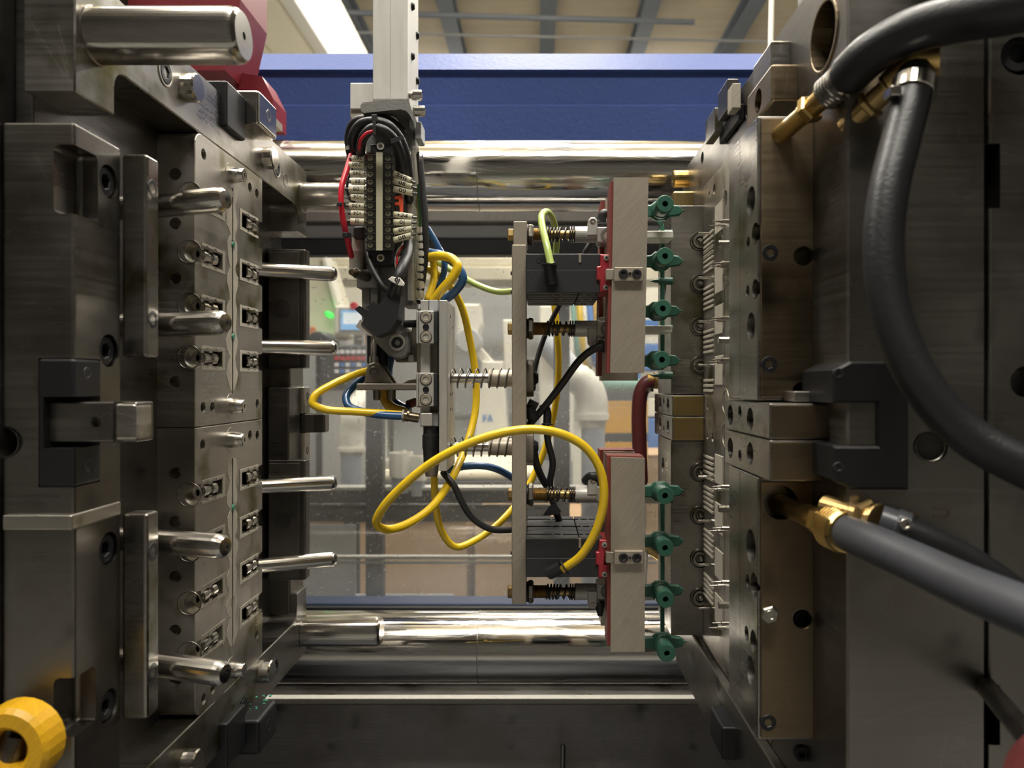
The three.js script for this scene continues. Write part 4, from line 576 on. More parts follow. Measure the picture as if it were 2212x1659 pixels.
line('air_hose', 'blue air hose bowing past the yellow bulge', 'air hose', [[800, 806, 0.604], [770, 828, 0.596], [748, 855, 0.588], [752, 875, 0.584], [785, 890, 0.58], [830, 897, 0.578], [872, 899, 0.578]], 0.0031, M.blueHose, 70);
line('air_hose', 'dark blue air hose dropping behind the clevis', 'air hose', [[843, 770, 0.62], [838, 800, 0.62], [838, 840, 0.618], [852, 868, 0.612], [880, 886, 0.605]], 0.004, M.blueHose, 40);
line('air_hose', 'blue air hose arching outside the yellow curl', 'air hose', [[925, 545, 0.606], [958, 553, 0.602], [988, 575, 0.6], [1000, 602, 0.6], [985, 628, 0.602], [955, 652, 0.606]], 0.0036, M.blueHose, 60);
line('air_hose', 'slim blue air hose falling inside the yellow curl', 'air hose', [[925, 495, 0.612], [945, 530, 0.612], [960, 565, 0.612], [955, 602, 0.61], [932, 648, 0.608]], 0.0026, M.blueHose, 60);
line('air_hose', 'blue air hose linking the tool plate and the tool bar', 'air hose', [[968, 1016, 0.6], [1000, 1008, 0.598], [1040, 1006, 0.598], [1075, 1014, 0.6], [1110, 1034, 0.606]], 0.003, M.blueHose, 50);
line('air_hose', 'pale green air tube reaching the back of the tool bar', 'air hose', [[1112, 629, 0.6], [1075, 630, 0.603], [1030, 615, 0.608], [985, 590, 0.612], [945, 566, 0.616]], 0.0026, M.lime, 60);
line('air_hose', 'pale green air tube arching over the upper black gripper', 'air hose', [[1190, 573, 0.532], [1181, 530, 0.538], [1172, 492, 0.548], [1170, 466, 0.558], [1182, 458, 0.57], [1196, 480, 0.585], [1202, 520, 0.598], [1200, 552, 0.605]], 0.0027, M.lime, 80);
line('cable', 'black cable drooping from the tool plate to the bar', 'cable', [[958, 1022, 0.575], [980, 1048, 0.572], [998, 1085, 0.572], [1020, 1118, 0.575], [1058, 1142, 0.58], [1110, 1145, 0.588]], 0.0026, M.black);
line('cable', 'black cable slanting from the suction bar to the elbow', 'cable', [[1318, 744, 0.56], [1285, 753, 0.562], [1255, 775, 0.568], [1215, 828, 0.578], [1180, 874, 0.585], [1143, 918, 0.59]], 0.0029, M.black);
line('cable', 'black cable dropping from the elbow fitting', 'cable', [[1180, 918, 0.59], [1184, 955, 0.592], [1194, 1000, 0.596], [1188, 1045, 0.6], [1196, 1090, 0.605], [1208, 1125, 0.61]], 0.0027, M.black);
line('cable', 'black cable from the flange to the lower plunger', 'cable', [[1152, 965, 0.59], [1158, 1000, 0.592], [1172, 1035, 0.598], [1190, 1062, 0.606]], 0.003, M.black);
line('cable', 'thin black cable behind the upper plunger', 'cable', [[1208, 660, 0.64], [1190, 695, 0.64], [1170, 745, 0.638], [1155, 800, 0.634], [1152, 840, 0.63]], 0.0022, M.black);
line('cable', 'short dark cable tucked under the red upper bracket', 'cable', [[1275, 525, 0.61], [1266, 540, 0.61], [1258, 556, 0.612]], 0.002, M.black);
solo('elbow_fitting', 'black elbow push fitting beside the slanting cable', 'fitting', [tube([P(1166, 884, 0.588), P(1178, 882, 0.588), P(1182, 890, 0.588), P(1182, 914, 0.588)], 0.0034, 24), ringG(P(1182, 918, 0.588), new V3(0, -1, 0), 0.0045, 0.0024, 0.0014), cy(P(1140, 870, 0.588), P(1160, 880, 0.588), 0.004), cy(P(1142, 880, 0.586), P(1152, 905, 0.586), 0.0045)], M.black);

// ---------- end-of-arm gripper ----------
const gt = thing('gripper_tool', 'aluminium gripper tool with spring plungers, black cylinders and suction bars', 'gripper');
part(gt, 'tool_bar', [bp(1105.5, 1137, 528, 1306, 0.56, 0.03, 0.0008), bp(1109, 1138.5, 478, 529, 0.562, 0.026, 0.0006)], M.aluWorn);
for (const y of [590, 630, 1194]) part(gt, 'set_screw', cy(P(1103, y, 0.575), P(1108, y, 0.575), 0.0016, 0.0016, 10), M.blackOx);
for (const [py, s] of [[507, 1], [710, -1], [1068, 1], [1278, -1]]) {
  const d = 0.575, a = (x, y = py) => P(x, y, d);
  const pl = part(gt, 'spring_plunger', [thread(a(1150), a(1186), 0.0052, 0.0011), cy(a(1184), a(1245), 0.0034)], M.brassOld);
  part(pl, 'back_bolt', hexNut(a(1097), X_, 0.005, 0.005), M.brassOld);
  part(pl, 'lock_nut', [hexNut(a(1140), X_, 0.0088, 0.0045)], M.steelLight); part(pl, 'washer', lathe(a(1137.5), X_, [[0, 0], [0.0078, 0], [0.0078, 0.001], [0, 0.001]]), M.blackOx);
  part(pl, 'coil_spring', [spring(a(1180), a(1204), 0.0056, 0.0007, 3.5), spring(a(1204), a(1232), 0.0053, 0.0007, 2.2), spring(a(1230), a(1245), 0.0058, 0.0007, 3)], M.steelDark);
  const bd = part(pl, 'plunger_body', [lathe(a(1241), X_, [[0, 0], [0.0060, 0], [0.0063, 0.0006], [0.0063, 0.0205], [0.0055, 0.021], [0.0055, 0.024], [0, 0.024]], 26)], M.alu);
  part(bd, 'plunger_lug', [pz([[1268, py + s * 2], [1271, py - s * 32], [1276, py - s * 38], [1285, py - s * 38], [1290, py - s * 32], [1292, py + s * 2]], 0.568, 0.01, [], 0.0008)], M.alu);
  part(bd, 'lug_screw', socket(P(1281, py - s * 30, 0.5675), Z_, 0.0022), M.steelLight);
  part(bd, 'hose_barb', [bp(1290, 1318, py - 17, py + 17, 0.565, 0.016, 0.001), bp(1294, 1318, py - 26, py + 24, 0.578, 0.014, 0.001)], M.alu);
  part(bd, 'swivel_disc', ringG(P(1314, py, 0.5645), Z_, 0.0058, 0.0035, 0.001), M.cast);
}
for (const [py, x] of [[817, 0], [965, 1]]) {
  const d = 0.582, a = (px) => P(px, py, d);
  const g = part(gt, 'guide_shaft', [cy(a(958), a(1140), 0.0038, 0.0038, 24)], M.polished);
  part(g, 'shaft_sleeve', [lathe(a(1056), X_, [[0, 0], [0.0066, 0], [0.0068, 0.0005], [0.0068, 0.02], [0, 0.02]], 28)], M.aluWorn);
  part(g, 'coil_spring', spring(a(971), a(1108), 0.0075, 0.0006, 8), M.steelStain); part(g, 'shaft_foot', lathe(a(966), X_, [[0, 0], [0.0058, 0], [0.0058, 0.0025], [0, 0.0025]]), M.steelDark);
  const f = part(g, 'flange', lathe(a(1137), X_, [[0, 0], [0.0146, 0], [0.0146, 0.0052], [0.014, 0.0058], [0, 0.0058]], 36), M.castBrown); part(f, 'flange_screw', lathe(a(1153), X_, [[0.0058, -0.001], [0.0056, 0.001], [0.0035, 0.0036], [0, 0.0038]], 20), M.blackOx);
}
for (const up of [1, 0]) {
  const [y0, y1] = up ? [548, 632] : [1163, 1247];
  for (let k = 0; k < 3; k++) {
    const d = 0.54 + k * 0.031, Y0 = (CY - y0) * 0.54 / F, Y1 = (CY - y1) * 0.54 / F, xx = (p) => (p - CX) * 0.54 / F;
    const g = part(gt, 'gripper_cylinder', cut(bx(xx(1136), xx(1302), Y1, Y0, d, d + 0.0285, 0.0008), [bx(xx(1250), xx(1253), Y1 - 0.001, Y1 + 0.006, d - 0.01, d + 0.04, 0), bx(xx(1250), xx(1253), Y0 - 0.006, Y0 + 0.001, d - 0.01, d + 0.04, 0), bx(xx(1100), xx(1340), Y1 - 0.001, Y1 + 0.0012, d + 0.012, d + 0.0165, 0), bx(xx(1100), xx(1340), Y0 - 0.0012, Y0 + 0.001, d + 0.012, d + 0.0165, 0)]), M.blackMat);
    for (const [px, rr2] of [[1205, 0.0042], [1275, 0.0046]]) for (const e of [Y0 + 0.0001, Y1 - 0.0001]) part(g, 'port_ring', ringG(R(xx(px), e, d + 0.0142), e > (Y0 + Y1) / 2 ? Y_ : new V3(0, -1, 0), rr2, rr2 * 0.65, 0.0005), M.blackOx);
    if (!k) { part(g, 'front_step', bp(1137, 1296, up ? 583 : 1206, up ? 632 : 1247, 0.5385, 0.002, 0.0004), M.blackMat); part(g, 'front_hole', ringG(P(1164, up ? 563 : 1179, 0.5398), Z_, 0.0022, 0.0014, 0.0006), M.black); part(g, 'gap_light', bp(1250, 1255.5, up ? 548 : 1163, up ? 567 : 1184, 0.5392, 0.0012, 0.0002), M.aluWorn); }
  }
  const rb = part(gt, 'red_bracket', [pz(up ? [[1297, 549], [1326, 549], [1326, 572], [1318, 576], [1317, 604], [1326, 606], [1326, 631], [1296, 631], [1296, 606], [1289, 604], [1289, 576], [1297, 574]] : [[1295, 1166], [1322, 1167], [1322, 1186], [1308, 1192], [1306, 1221], [1318, 1224], [1322, 1227], [1320, 1249], [1293, 1249], [1293, 1222], [1287, 1220], [1287, 1193], [1293, 1192]], 0.5365, 0.03, [], 0.0008)], M.redAno, 'red anodised end bracket');
  for (const [x, y] of up ? [[1310, 557], [1309, 621]] : [[1306, 1177], [1306, 1241]]) { const p = P(x, y, 0.5364); part(rb, 'cross_screw', [lathe(p, Z_, [[0.0021, 0], [0.0019, 0.0008], [0, 0.0012]], 14)], M.alu); part(rb, 'screw_cross', [bx(p.x - 0.0011, p.x + 0.0011, p.y - H - 0.0003, p.y - H + 0.0003, -p.z - 0.0014, -p.z - 0.0009, 0), bx(p.x - 0.0003, p.x + 0.0003, p.y - H - 0.0011, p.y - H + 0.0011, -p.z - 0.0014, -p.z - 0.0009, 0)], M.blackOx); }
  const cl = part(gt, 'clamp_plate', [bp(1327, 1390, up ? 577 : 1190, up ? 607 : 1219, 0.5265, 0.0035, 0.0005), bp(1309, 1328, up ? 581 : 1193, up ? 604 : 1216, 0.5295, 0.006, 0.0004)], M.aluWorn);
  for (const x of [1347, 1376]) part(cl, 'button_screw', [socket(P(x, up ? 591 : 1205, 0.5255), Z_, 0.0034, 0.0015)], M.black);
  part(cl, 'screw_link', cy(P(1361, up ? 591 : 1205, 0.5264), P(1361, up ? 591 : 1205, 0.5255), 0.0011), M.black);
}
const sb = (A, d, t, name, mat) => part(gt, name, loft(A, d, A.map(([x, y]) => [CX + (x - CX) * d / (d + t), CY + (y - CY) * d / (d + t)]), d + t), mat);
sb([[1326, 383], [1401, 383], [1392, 805], [1318, 805]], 0.53, 0.024, 'suction_bar', M.aluWorn); sb([[1319, 392], [1327, 392], [1319, 806], [1311, 806]], 0.532, 0.022, 'gasket', M.redSeal);
sb([[1308, 428], [1384, 428], [1378, 822], [1300, 822]], 0.582, 0.024, 'suction_bar', M.aluWorn); sb([[1298, 434], [1308, 434], [1300, 812], [1291, 812]], 0.584, 0.022, 'gasket', M.redSeal);
sb([[1320, 988], [1393, 990], [1393, 1408], [1319, 1408]], 0.53, 0.024, 'suction_bar', M.aluWorn); sb([[1312, 984], [1391, 986], [1391, 988], [1320, 988], [1320, 1395], [1312, 1395]], 0.534, 0.022, 'gasket', M.redSeal);
sb([[1304, 975], [1372, 977], [1372, 1352], [1298, 1352]], 0.582, 0.024, 'suction_bar', M.aluWorn); sb([[1296, 972], [1370, 972], [1370, 974], [1304, 975], [1302, 1330], [1296, 1330]], 0.586, 0.022, 'gasket', M.redSeal);
for (const [x1, y0, y1] of [[1455, 498, 515], [1453, 703, 719], [1440, 1068, 1088], [1418, 1284, 1298]]) part(gt, 'finger', bp(1388, x1, y0, y1, 0.574, 0.022, 0.0012), M.pvc);
part(gt, 'vacuum_elbow', [tube([P(1300, 488, 0.575), P(1300, 470, 0.575), P(1304, 462, 0.575), P(1314, 462, 0.577)], 0.0036, 24), ringG(P(1300, 484, 0.575), Y_, 0.0052, 0.0035, 0.003)], M.black);
part(gt, 'vacuum_elbow', [tube([P(1296, 1046, 0.575), P(1290, 1032, 0.57), P(1278, 1028, 0.57), P(1264, 1040, 0.575)], 0.0036, 24)], M.black); part(gt, 'vacuum_nozzle', cy(P(1296, 1300, 0.575), P(1296, 1330, 0.575), 0.0045, 0.002), M.black);
part(gt, 'hose_socket', [cy(P(1186, 568, 0.533), P(1194, 612, 0.538), 0.0045), lathe(P(1186, 574, 0.531), new V3(0.1, 1, 0), [[0.0022, 0], [0.006, 0], [0.006, 0.001], [0.0022, 0.0012]], 18)], M.black);
part(gt, 'hose_socket', [cy(P(1214, 1224, 0.529), P(1186, 1238, 0.534), 0.0044, 0.0048), lathe(P(1218, 1226, 0.528), new V3(1, 0.6, 0), [[0.0032, 0], [0.0058, 0], [0.0058, 0.001], [0.0032, 0.0012]], 18)], M.black);
part(gt, 'cable_gland', [cy(P(1302, 748, 0.558), P(1320, 740, 0.565), 0.005, 0.006), bp(1303, 1322, 726, 760, 0.566, 0.014, 0.002)], M.black);
part(gt, 'cable_boot', [loft([[1186, 1094], [1198, 1086], [1212, 1104], [1206, 1112], [1172, 1114]], 0.6, [[1188, 1094], [1198, 1088], [1210, 1104], [1204, 1112], [1176, 1114]], 0.612)], M.black);

// ---------- green moulded clips ----------
const wing = (s) => { const A = [[-0.0135, 0.0036], [-0.006, 0.0042], [-0.0035, 0.0066], [0.0025, 0.0068], [0.0052, 0.0044], [0.0105, 0.0038], [0.0124, 0.0018], [0.0126, -0.0012], [0.0112, -0.003], [0.0055, -0.004], [0.003, -0.0064], [-0.003, -0.0066], [-0.0058, -0.0042], [-0.0135, -0.0038]]; return A; };
function clip(p, label, group) {   // p: middle of the boss's open end
  const t = thing('moulded_clip', label, 'plastic clip', group), d0 = -p.z, y = p.y - H;
  part(t, 'wing_plate', plateZ(wing().map(([a, b]) => [p.x + 0.0005 + a * 1.3, y + b * 1.12]), d0 + 0.022, d0 + 0.0265, [], 0.001), M.green);
  part(t, 'boss', lathe(new V3(p.x, p.y, p.z - 0.024), Z_, [[0, 0], [0.0068, 0], [0.0068, 0.006], [0.0061, 0.0065], [0.0061, 0.0145], [0.0066, 0.015], [0.0066, 0.0228], [0.006, 0.024], [0.0022, 0.024], [0.0022, 0.012], [0, 0.012]], 28), M.green);
  part(t, 'nib', lathe(new V3(p.x + 0.0145, p.y + 0.0005, p.z - 0.024), new V3(1, -0.02, 0), [[0.0014, 0], [0.0008, 0.003], [0.0003, 0.0048], [0, 0.005]], 8), M.green);
  return t;
}
const near = [[1437, 440], [1437, 553], [1432, 666], [1430, 777], [1437, 1071], [1437, 1184], [1438, 1295], [1441, 1412]];
const CL = ['green clip with a hollow boss at the top end of the upper suction bar', 'green clip with a hollow boss just above the upper clamp plate', 'green clip with a hollow boss below the upper clamp plate, level with the plunger', 'green clip with a hollow boss at the bottom end of the upper suction bar', 'green clip with a hollow boss at the top end of the lower suction bar', 'green clip with a hollow boss beside the lower clamp plate', 'green clip with a hollow boss next below the lower clamp plate', 'green clip with a hollow boss at the bottom end of the lower suction bar'];
const proto = clip(P(...near[0], 0.546), CL[0], 'clips on the upper suction bar');
near.slice(1).forEach(([x, y], i) => { const c = proto.clone(); c.name = numbered('moulded_clip'); c.position.copy(P(x, y, 0.546).sub(P(...near[0], 0.546))); c.userData = { label: CL[i + 1], category: 'plastic clip', group: i >= 3 ? 'clips on the lower suction bar' : 'clips on the upper suction bar' }; scene.add(c); tops.push(c); });
near.forEach(([x, y], i) => { const q = P(x, y, 0.546), c = proto.clone(); c.name = numbered('moulded_clip'); c.rotation.y = Math.PI; const o = P(...near[0], 0.546); c.position.set(q.x + 0.003 + o.x, q.y - o.y - 0.003, -1.208 - q.z * 0 + 0.546 - 0.546); c.position.z = -0.648 - (0.546);
  c.userData = { label: 'back-turned clip behind the ' + CL[i].replace(' with a hollow boss', '').replace(', level with the plunger', ''), category: 'plastic clip', group: 'turned clips on the far suction bars' }; scene.add(c); tops.push(c); });
for (const [lab, l] of [['green plastic runner linking the upper clips', near.slice(0, 4)], ['green plastic runner linking the lower clips', near.slice(4)]]) {
  const t = thing('plastic_runner', lab, 'runner'), ys = l.map(([x, y]) => (CY - y) * 0.546 / F), X = 0.1015, d = 0.598;
  part(t, 'runner_stem', [bx(X - 0.0017, X + 0.0017, ys[3] - 0.006, ys[0] - 0.004, d, d + 0.004, 0.001)], M.green);
  for (const y of ys) { part(t, 'runner_branch', [lathe(R(X + 0.001, y - 0.011, d + 0.002), X_, [[0, -0.004], [0.003, -0.004], [0.003, 0.007], [0.0024, 0.0075], [0, 0.0075]], 12), cy(R(X, y - 0.004, d + 0.002), R(X - 0.012, y, d - 0.02), 0.0014, 0.0008, 8), lathe(R(X, y - 0.011, d + 0.002), new V3(-1, 0, 0), [[0.0022, 0], [0.0014, 0.006], [0, 0.011]], 10)], M.green); }
}

// ---------- what stands beyond the guard window ----------
const B = (name, label, cat, geos, mat, group) => solo(name, label, cat, geos, mat, group);
{ const t = thing('conveyor_frame', 'dark profile frame standing just beyond the guard window', 'frame'); const d = 1.62;
  for (const [x0, x1] of [[789, 826], [1196, 1231]]) part(t, 'frame_post', bx((x0 - CX) * d / F, (x1 - CX) * d / F, -H, 0.22, d, d + 0.035, 0.003), M.dark);
  part(t, 'cross_rail', [bp(640, 1500, 1060, 1088, d + 0.03, 0.035, 0.004)], M.dark); part(t, 'rail_cap', bp(640, 1500, 1052, 1061, d + 0.028, 0.04, 0.002), M.alu);
  part(t, 'roller_tube', [cy(P(640, 1108, d + 0.06), P(1190, 1108, d + 0.06), 0.02)], M.dark); part(t, 'reflection_rod', cy(P(660, 1203, d - 0.004), P(1420, 1203, d - 0.004), 0.0048), M.alu); part(t, 'reflection_rod', cy(P(660, 1215, d - 0.003), P(1420, 1215, d - 0.003), 0.003), M.alu); }  // the bright rods are added in place of reflection lines on the pane
for (const [x0, x1, y0, d, l] of [[640, 1008, 1128, 2.1, 'brown cardboard box behind the white board'], [1026, 1288, 1124, 2.1, 'brown cardboard box behind the lower plunger'], [1342, 1560, 985, 2.5, 'brown cardboard box beyond the lower green clips']]) {
  const t = thing('cardboard_box', l, 'box'); const k = d / F, X0 = (x0 - CX) * k, X1 = (x1 - CX) * k, Y1 = (CY - y0) * k;
  part(t, 'carton', bx(X0, X1, -0.86, Y1, d, d + 0.28, 0.004), M.card); part(t, 'flap', [bx(X0, X1, Y1, Y1 + 0.004, d - 0.002, d + 0.2, 0.001)], M.card); part(t, 'flap', [bx(X0, X1, Y1, Y1 + 0.004, d + 0.205, d + 0.28, 0.001)], M.card);
  part(t, 'pallet', bx(X0, X1, -H, -0.86, d, d + 0.28, 0.004), M.orangeP); }
B('white_board', 'white board leaning before the cardboard box', 'board', [bp(640, 768, 1133, 1330, 1.66, 0.006, 0.001), bp(700, 712, 1330, 3000, 1.68, 0.01, 0)], M.paper);
B('pale_tube', 'pale tube lying at the foot of the cardboard box', 'tube', [cy(P(762, 1291, 1.7), P(980, 1291, 1.7), 0.0085)], M.pvcGrey);
{ const t = thing('duct_pipe', 'white plastic pipe elbow beside the dark frame post', 'pipe'), d = 1.8; part(t, 'elbow', hose([P(759, 972, d), P(759, 930, d), P(764, 900, d), P(782, 870, d + 0.03), P(812, 845, d + 0.08)], 0.031, 40, 20), M.pvc); part(t, 'elbow_rim', cy(P(759, 966, d), P(759, 974, d), 0.034), M.pvc); part(t, 'down_pipe', cy(P(760, 972, d), P(760, 1056, d), 0.026), M.pvcGrey); part(t, 'pipe_stand', cy(P(760, 1056, d), P(760, 2000, d), 0.02), M.dark); }
{ const t = thing('duct_pipe', 'milky plastic pipe bend before the striped barrier', 'pipe'), d = 1.75; part(t, 'elbow', hose([P(1279, 905, d), P(1279, 868, d), P(1270, 840, d), P(1252, 820, d)], 0.037, 40, 22), M.pvc); part(t, 'elbow_rim', cy(P(1279, 893, d), P(1279, 906, d), 0.04), M.pvc); part(t, 'down_pipe', cy(P(1281, 900, d), P(1281, 2000, d), 0.028), M.pvcGrey); part(t, 'upper_pipe', cy(P(1256, 826, d), P(1180, 740, d + 0.05), 0.031), M.pvcGrey); }
for (const [x, y, r, l] of [[866, 945, 0.026, 'white plastic cup beyond the clevis shelf'], [902, 952, 0.02, 'smaller white cup beside the white plastic cup']]) { const d = 1.66, p = P(x, y + 32, d); const t = thing('plastic_cup', l, 'cup'); part(t, 'cup_body', lathe(p, new V3(0, -1, 0), [[r * 0.92, 0.0], [r, 0], [r, 0.055], [0, 0.055], [0, 0.05], [r * 0.92, 0.05], [r * 0.92, 0.001]], 28), M.pvc); part(t, 'cup_foot', cy(p.clone().add(new V3(0, -0.055, 0)), p.clone().add(new V3(0, -0.09, 0)), r * 0.8), M.pvcGrey); }
{ const t = thing('roller_conveyor', 'roller conveyor with pale rollers beyond the dark frame', 'conveyor'), d = 2.42; part(t, 'conveyor_bed', [bx(-0.53, 0.02, -0.36, -0.32, d, d + 0.6, 0.004)], M.dark); for (let k = 0; k < 6; k++) part(t, 'roller', cy(R(-0.51, -0.307, d + 0.05 + k * 0.1), R(0.0, -0.307, d + 0.05 + k * 0.1), 0.022, 0.022, 14), M.cream); for (const x of [-0.5, 0]) part(t, 'conveyor_leg', bx(x - 0.02, x + 0.02, -H, -0.36, d + 0.3, d + 0.34, 0.002), M.dark); part(t, 'side_guard', bx(-0.545, -0.53, -0.37, -0.27, d, d + 0.6, 0.003), M.alu); }
{ const t = thing('industrial_robot', 'pale industrial robot with blue letters beyond the yellow hose', 'robot'), d = 3.15, q = (a, b) => P(a, b, d);
  part(t, 'robot_base', [pz([[1040, 780], [1088, 780], [1100, 1000], [1020, 1000]], d, 0.18, [], 0.006)], M.pvc); part(t, 'upper_arm', [pz([[985, 656], [1036, 656], [1040, 700], [1030, 735], [988, 735]], d - 0.05, 0.14, [], 0.008)], M.pvc); part(t, 'joint', [lathe(q(1016, 738).add(new V3(0, 0, 0.1)), new V3(0, 0, -1), [[0, 0], [0.045, 0], [0.05, 0.01], [0.05, 0.2], [0, 0.2]], 28)], M.greyPaint); part(t, 'fore_arm', [pz([[1086, 690], [1110, 690], [1130, 800], [1110, 830], [1090, 800]], d, 0.12, [], 0.006), pz([[1010, 740], [1030, 740], [1075, 790], [1050, 800]], d + 0.02, 0.1, [], 0.005)], M.pvc); part(t, 'pedestal', bx((1010 - CX) * d / F, (1110 - CX) * d / F, -H, -0.32, d, d + 0.25, 0.005), M.greyPaint);
  const font = await new FontLoader().loadAsync('fonts/droid/droid_sans_bold.typeface.json'); const p = P(1041, 911, d - 0.001); part(t, 'letters', fin(new TextGeometry('FA', { font, size: 0.029, depth: 0.002, curveSegments: 3 }).translate(p.x, p.y, p.z)), M.blueRack); }
{ const t = thing('grey_machine', 'grey round headed machine behind the upper plunger', 'machine'), d = 3.3; part(t, 'round_head', [lathe(P(1192, 736, d), Z_, [[0, 0.06], [0.05, 0.055], [0.06, 0.04], [0.06, -0.12], [0, -0.12]], 32)], M.greyPaint); part(t, 'machine_body', [bp(1165, 1240, 660, 1000, d + 0.1, 0.3, 0.01)], M.pvc); part(t, 'machine_foot', bx((1165 - CX) * d / F, (1240 - CX) * d / F, -H, -0.28, d + 0.1, d + 0.4, 0.01), M.greyPaint); }
{ const t = thing('control_panel', 'white operator panel with a glowing blue screen', 'control panel'), d = 2.75; part(t, 'panel_case', bp(722, 812, 660, 722, d, 0.06, 0.008), M.pvc); part(t, 'bezel', bp(731, 800, 665, 716, d - 0.004, 0.008, 0.002), M.greyPaint);
  const scr = std('lit screen', [0.02, 0.05, 0.1], 0.3, 0, { emissive: lin(0.3, 0.62, 1.0), emissiveIntensity: 1.2 }); part(t, 'screen', bp(736, 795, 670, 712, d - 0.006, 0.004, 0.001), scr); part(t, 'screen_window', bp(741, 792, 675, 700, d - 0.0075, 0.002, 0.0005), std('lit screen white', [0.3, 0.3, 0.3], 0.4, 0, { emissive: lin(0.9, 0.97, 1), emissiveIntensity: 1.1 })); part(t, 'stop_button', lathe(P(766, 662, d), Z_, [[0, 0.02], [0.014, 0.018], [0.016, 0.008], [0.01, 0], [0, 0]], 18), M.redWire); part(t, 'panel_stand', bx((755 - CX) * d / F, (775 - CX) * d / F, -H, 0.19, d + 0.06, d + 0.1, 0.003), M.greyPaint);
  const l = new THREE.RectAreaLight(lin(0.3, 0.62, 1.0), 1.2, 0.08, 0.058); const c = P(765, 690, d - 0.012); l.position.copy(c); l.lookAt(c.x, c.y, 0); l.name = 'screen_light'; t.add(l); }
{ const t = thing('signal_column', 'cream machine column with a green glowing lamp', 'machine'), d = 2.95; part(t, 'column', [pz([[600, 545], [690, 545], [720, 640], [738, 720], [700, 735], [600, 735]], d, 0.25, [], 0.006)], M.cream); part(t, 'column_edge', [pz([[690, 545], [700, 545], [748, 715], [738, 722]], d - 0.03, 0.1, [], 0.004)], M.pvc); part(t, 'green_lamp', [fin(new THREE.SphereGeometry(1, 18, 12).scale(0.022, 0.014, 0.008).rotateZ(-0.5).translate(...P(711, 680, d - 0.035).toArray()))], std('green lamp glow', [0.02, 0.3, 0.05], 0.4, 0, { emissive: lin(0.12, 1, 0.16), emissiveIntensity: 1.0 })); part(t, 'column_foot', bx((600 - CX) * d / F, (735 - CX) * d / F, -H, 0.18, d + 0.02, d + 0.25, 0.01), M.greyPaint);
  const l = new THREE.PointLight(lin(0.12, 1, 0.16), 0.01); l.position.copy(P(711, 680, d - 0.06)); l.name = 'green_lamp_light'; t.add(l); }
{ const t = thing('machine_console', 'dark console with red and white keys beneath the operator panel', 'console'), d = 2.5; part(t, 'console_body', bp(690, 800, 745, 835, d, 0.2, 0.01), M.dark); for (let r = 0; r < 4; r++) for (let c = 0; c < 6; c++) part(t, 'console_key', bp(722 + c * 12, 731 + c * 12, 756 + r * 14, 764 + r * 14, d - 0.006, 0.007, 0.001), r === 0 ? M.paper : r === 1 ? M.redWire : c % 2 ? M.blueRack : M.paper); part(t, 'console_foot', bx((690 - CX) * d / F, (800 - CX) * d / F, -H, -0.01, d + 0.02, d + 0.18, 0.01), M.greyPaint); }
B('machine_drum', 'dark round drum left of the glowing panel'.replace('left of', 'below the cream column near'), 'drum', [lathe(P(693, 742, 2.8), Z_, [[0, 0.05], [0.04, 0.045], [0.045, 0.03], [0.045, -0.1], [0, -0.1]], 26), bx((668 - CX) * 2.8 / F, (684 - CX) * 2.8 / F, -H, 0.13, 2.88, 2.9, 0.004)], M.dark);
B('orange_post', 'slim orange post beside the operator panel', 'post', [bp(783, 797, 690, 1500, 3.05, 0.02, 0.002)], M.orangeP);
B('orange_cone', 'small orange cap above the dark drum', 'cap', [lathe(P(676, 716, 2.82), Y_, [[0.014, -0.02], [0.01, 0.015], [0, 0.02]], 16)], M.orangeP);
B('duct', 'wide cream duct running across behind the window', 'duct', [bp(560, 1600, 575, 606, 4.1, 0.3, 0.01), bp(560, 1600, 556, 575, 4.14, 0.22, 0.01), bx(-1.5, -1.45, -H, 0.62, 4.2, 4.25, 0), bx(1.0, 1.05, -H, 0.62, 4.2, 4.25, 0)], M.cream);
B('dark_machine', 'dark machine front beneath the cream duct', 'machine', [bp(840, 1180, 612, 900, 4.7, 0.6, 0.02), bx(-0.92, 0.04, -H, -0.18, 4.75, 5.3, 0)], M.greyPaint);
B('pale_cabinet', 'tall pale cabinet behind the hanging cables', 'cabinet', [bp(1226, 1470, 545, 860, 4.7, 0.6, 0.015), bx(0.22, 0.85, -H, -0.08, 4.72, 5.3, 0.01)], M.pvc);
B('pale_cabinet', 'long pale cabinet behind the glowing panel', 'cabinet', [bp(560, 835, 540, 1000, 4.7, 0.6, 0.015), bx(-1.7, -0.98, -H, -0.49, 4.72, 5.3, 0.01)], M.pvc);
[[1258, 'yellow', M.yellow, 0.011], [1244, 'green', M.teal, 0.008], [1280, 'blue', M.blueRack, 0.01], [1268, 'pale', M.pvc, 0.008], [1291, 'brown', M.yellowOld, 0.008]].forEach(([x, c, m, r], k) => B('hanging_cable', `${c} cable hanging in a bundle above the pipe bend`, 'cable', hose([P(x - 14, 556, 2.4), P(x - 8, 640, 2.33), P(x - 3, 700, 2.3), P(x + 4, 760 + k * 6, 2.3), P(x + 10, 800 - k * 4, 2.32), P(x + 18, 750, 2.34), P(x + 22, 640, 2.37), P(x + 22, 556, 2.4)], r, 60, 10), m));
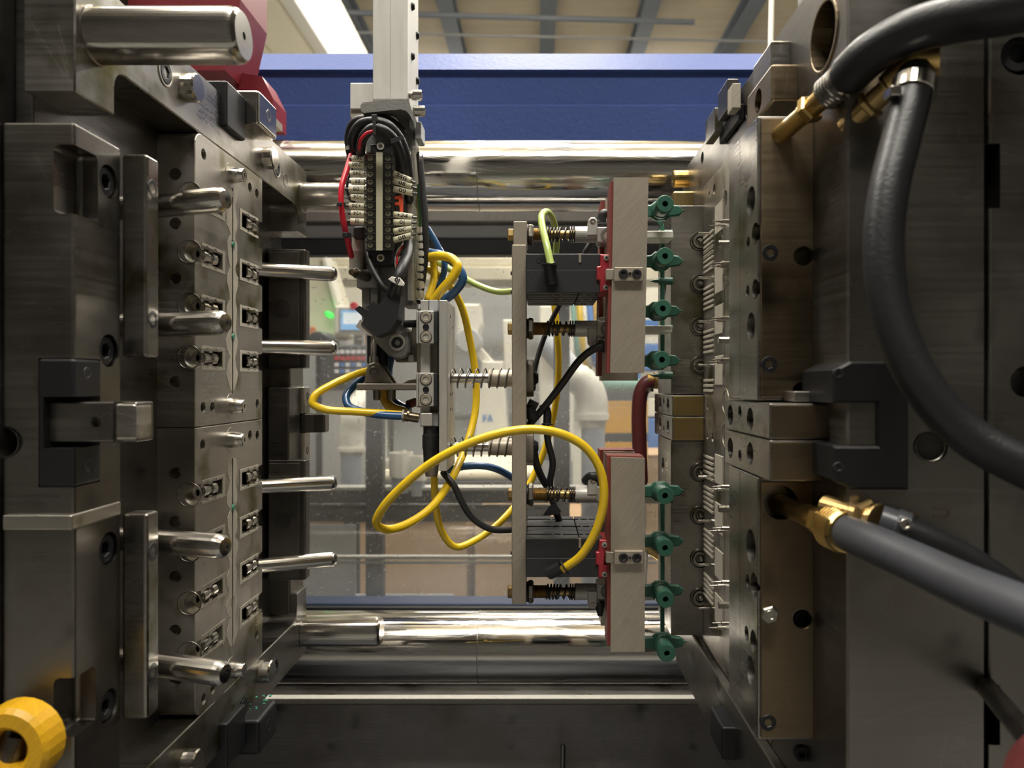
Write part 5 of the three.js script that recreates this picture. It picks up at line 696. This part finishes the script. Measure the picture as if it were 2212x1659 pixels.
{ const t = thing('cable_stand', 'thin pale stand that holds the hanging cables', 'stand'), d = 2.42; part(t, 'stand_pole', cy(P(1285, 540, d), new V3(P(1285, 0, d).x, 0, -d), 0.008), M.pvc); part(t, 'stand_hook', cy(P(1225, 556, d - 0.02), P(1320, 556, d - 0.02), 0.012), M.pvc); }
{ const t = thing('striped_barrier', 'yellow and black striped barrier beside the milky pipe bend', 'barrier'), d = 2.3; [[866, 878, 'y'], [878, 936, 'y'], [936, 955, 'k'], [955, 1000, 'y'], [845, 866, 'k']].forEach(([a, b, c]) => part(t, 'barrier_band', bp(1295, 1400, a, b, d, 0.05, 0.002), c === 'y' ? M.skin : M.dark)); part(t, 'barrier_foot', bx((1300 - CX) * d / F, (1395 - CX) * d / F, -H, -0.25, d, d + 0.05, 0), M.dark); }
B('ribbed_hose', 'teal ribbed hose above the striped barrier', 'hose', [cy(P(1300, 834, 2.325), P(1405, 836, 2.325), 0.02), ...Array.from({ length: 14 }, (_, k) => ringG(P(1304 + k * 7, 834 + k * 0.15, 2.325), X_, 0.026, 0.02, 0.005))], M.teal);
{ const t = thing('blue_rack', 'bright blue steel rack with white bins', 'rack'), d = 2.9; for (const x of [1372, 1440]) part(t, 'rack_post', bx((x - CX) * d / F, (x + 12 - CX) * d / F, -H, 0.35, d, d + 0.03, 0.003), M.blueRack); for (const [a, b] of [[690, 712], [745, 800], [905, 1010]]) part(t, 'rack_panel', bp(1380, 1445, a, b, d + 0.01, 0.3, 0.004), M.blueRack); for (const [a, b] of [[712, 744], [812, 850], [860, 900]]) part(t, 'bin', bp(1385, 1440, a, b, d + 0.02, 0.25, 0.004), M.pvc); }

// every top-level thing gets its origin at its base
const box = new THREE.Box3(), ctr = new V3();
for (const o of tops) {
  o.updateMatrixWorld(true); box.setFromObject(o, true); if (box.isEmpty()) continue;
  box.getCenter(ctr); const b = new V3(ctr.x, box.min.y, ctr.z).sub(o.position);
  if (o.isMesh) { o.geometry.translate(-b.x, -b.y, -b.z); o.children.forEach(c => c.position.sub(b)); } else o.children.forEach(c => c.position.sub(b));
  o.position.add(b);
}
renderer.render(scene, camera);
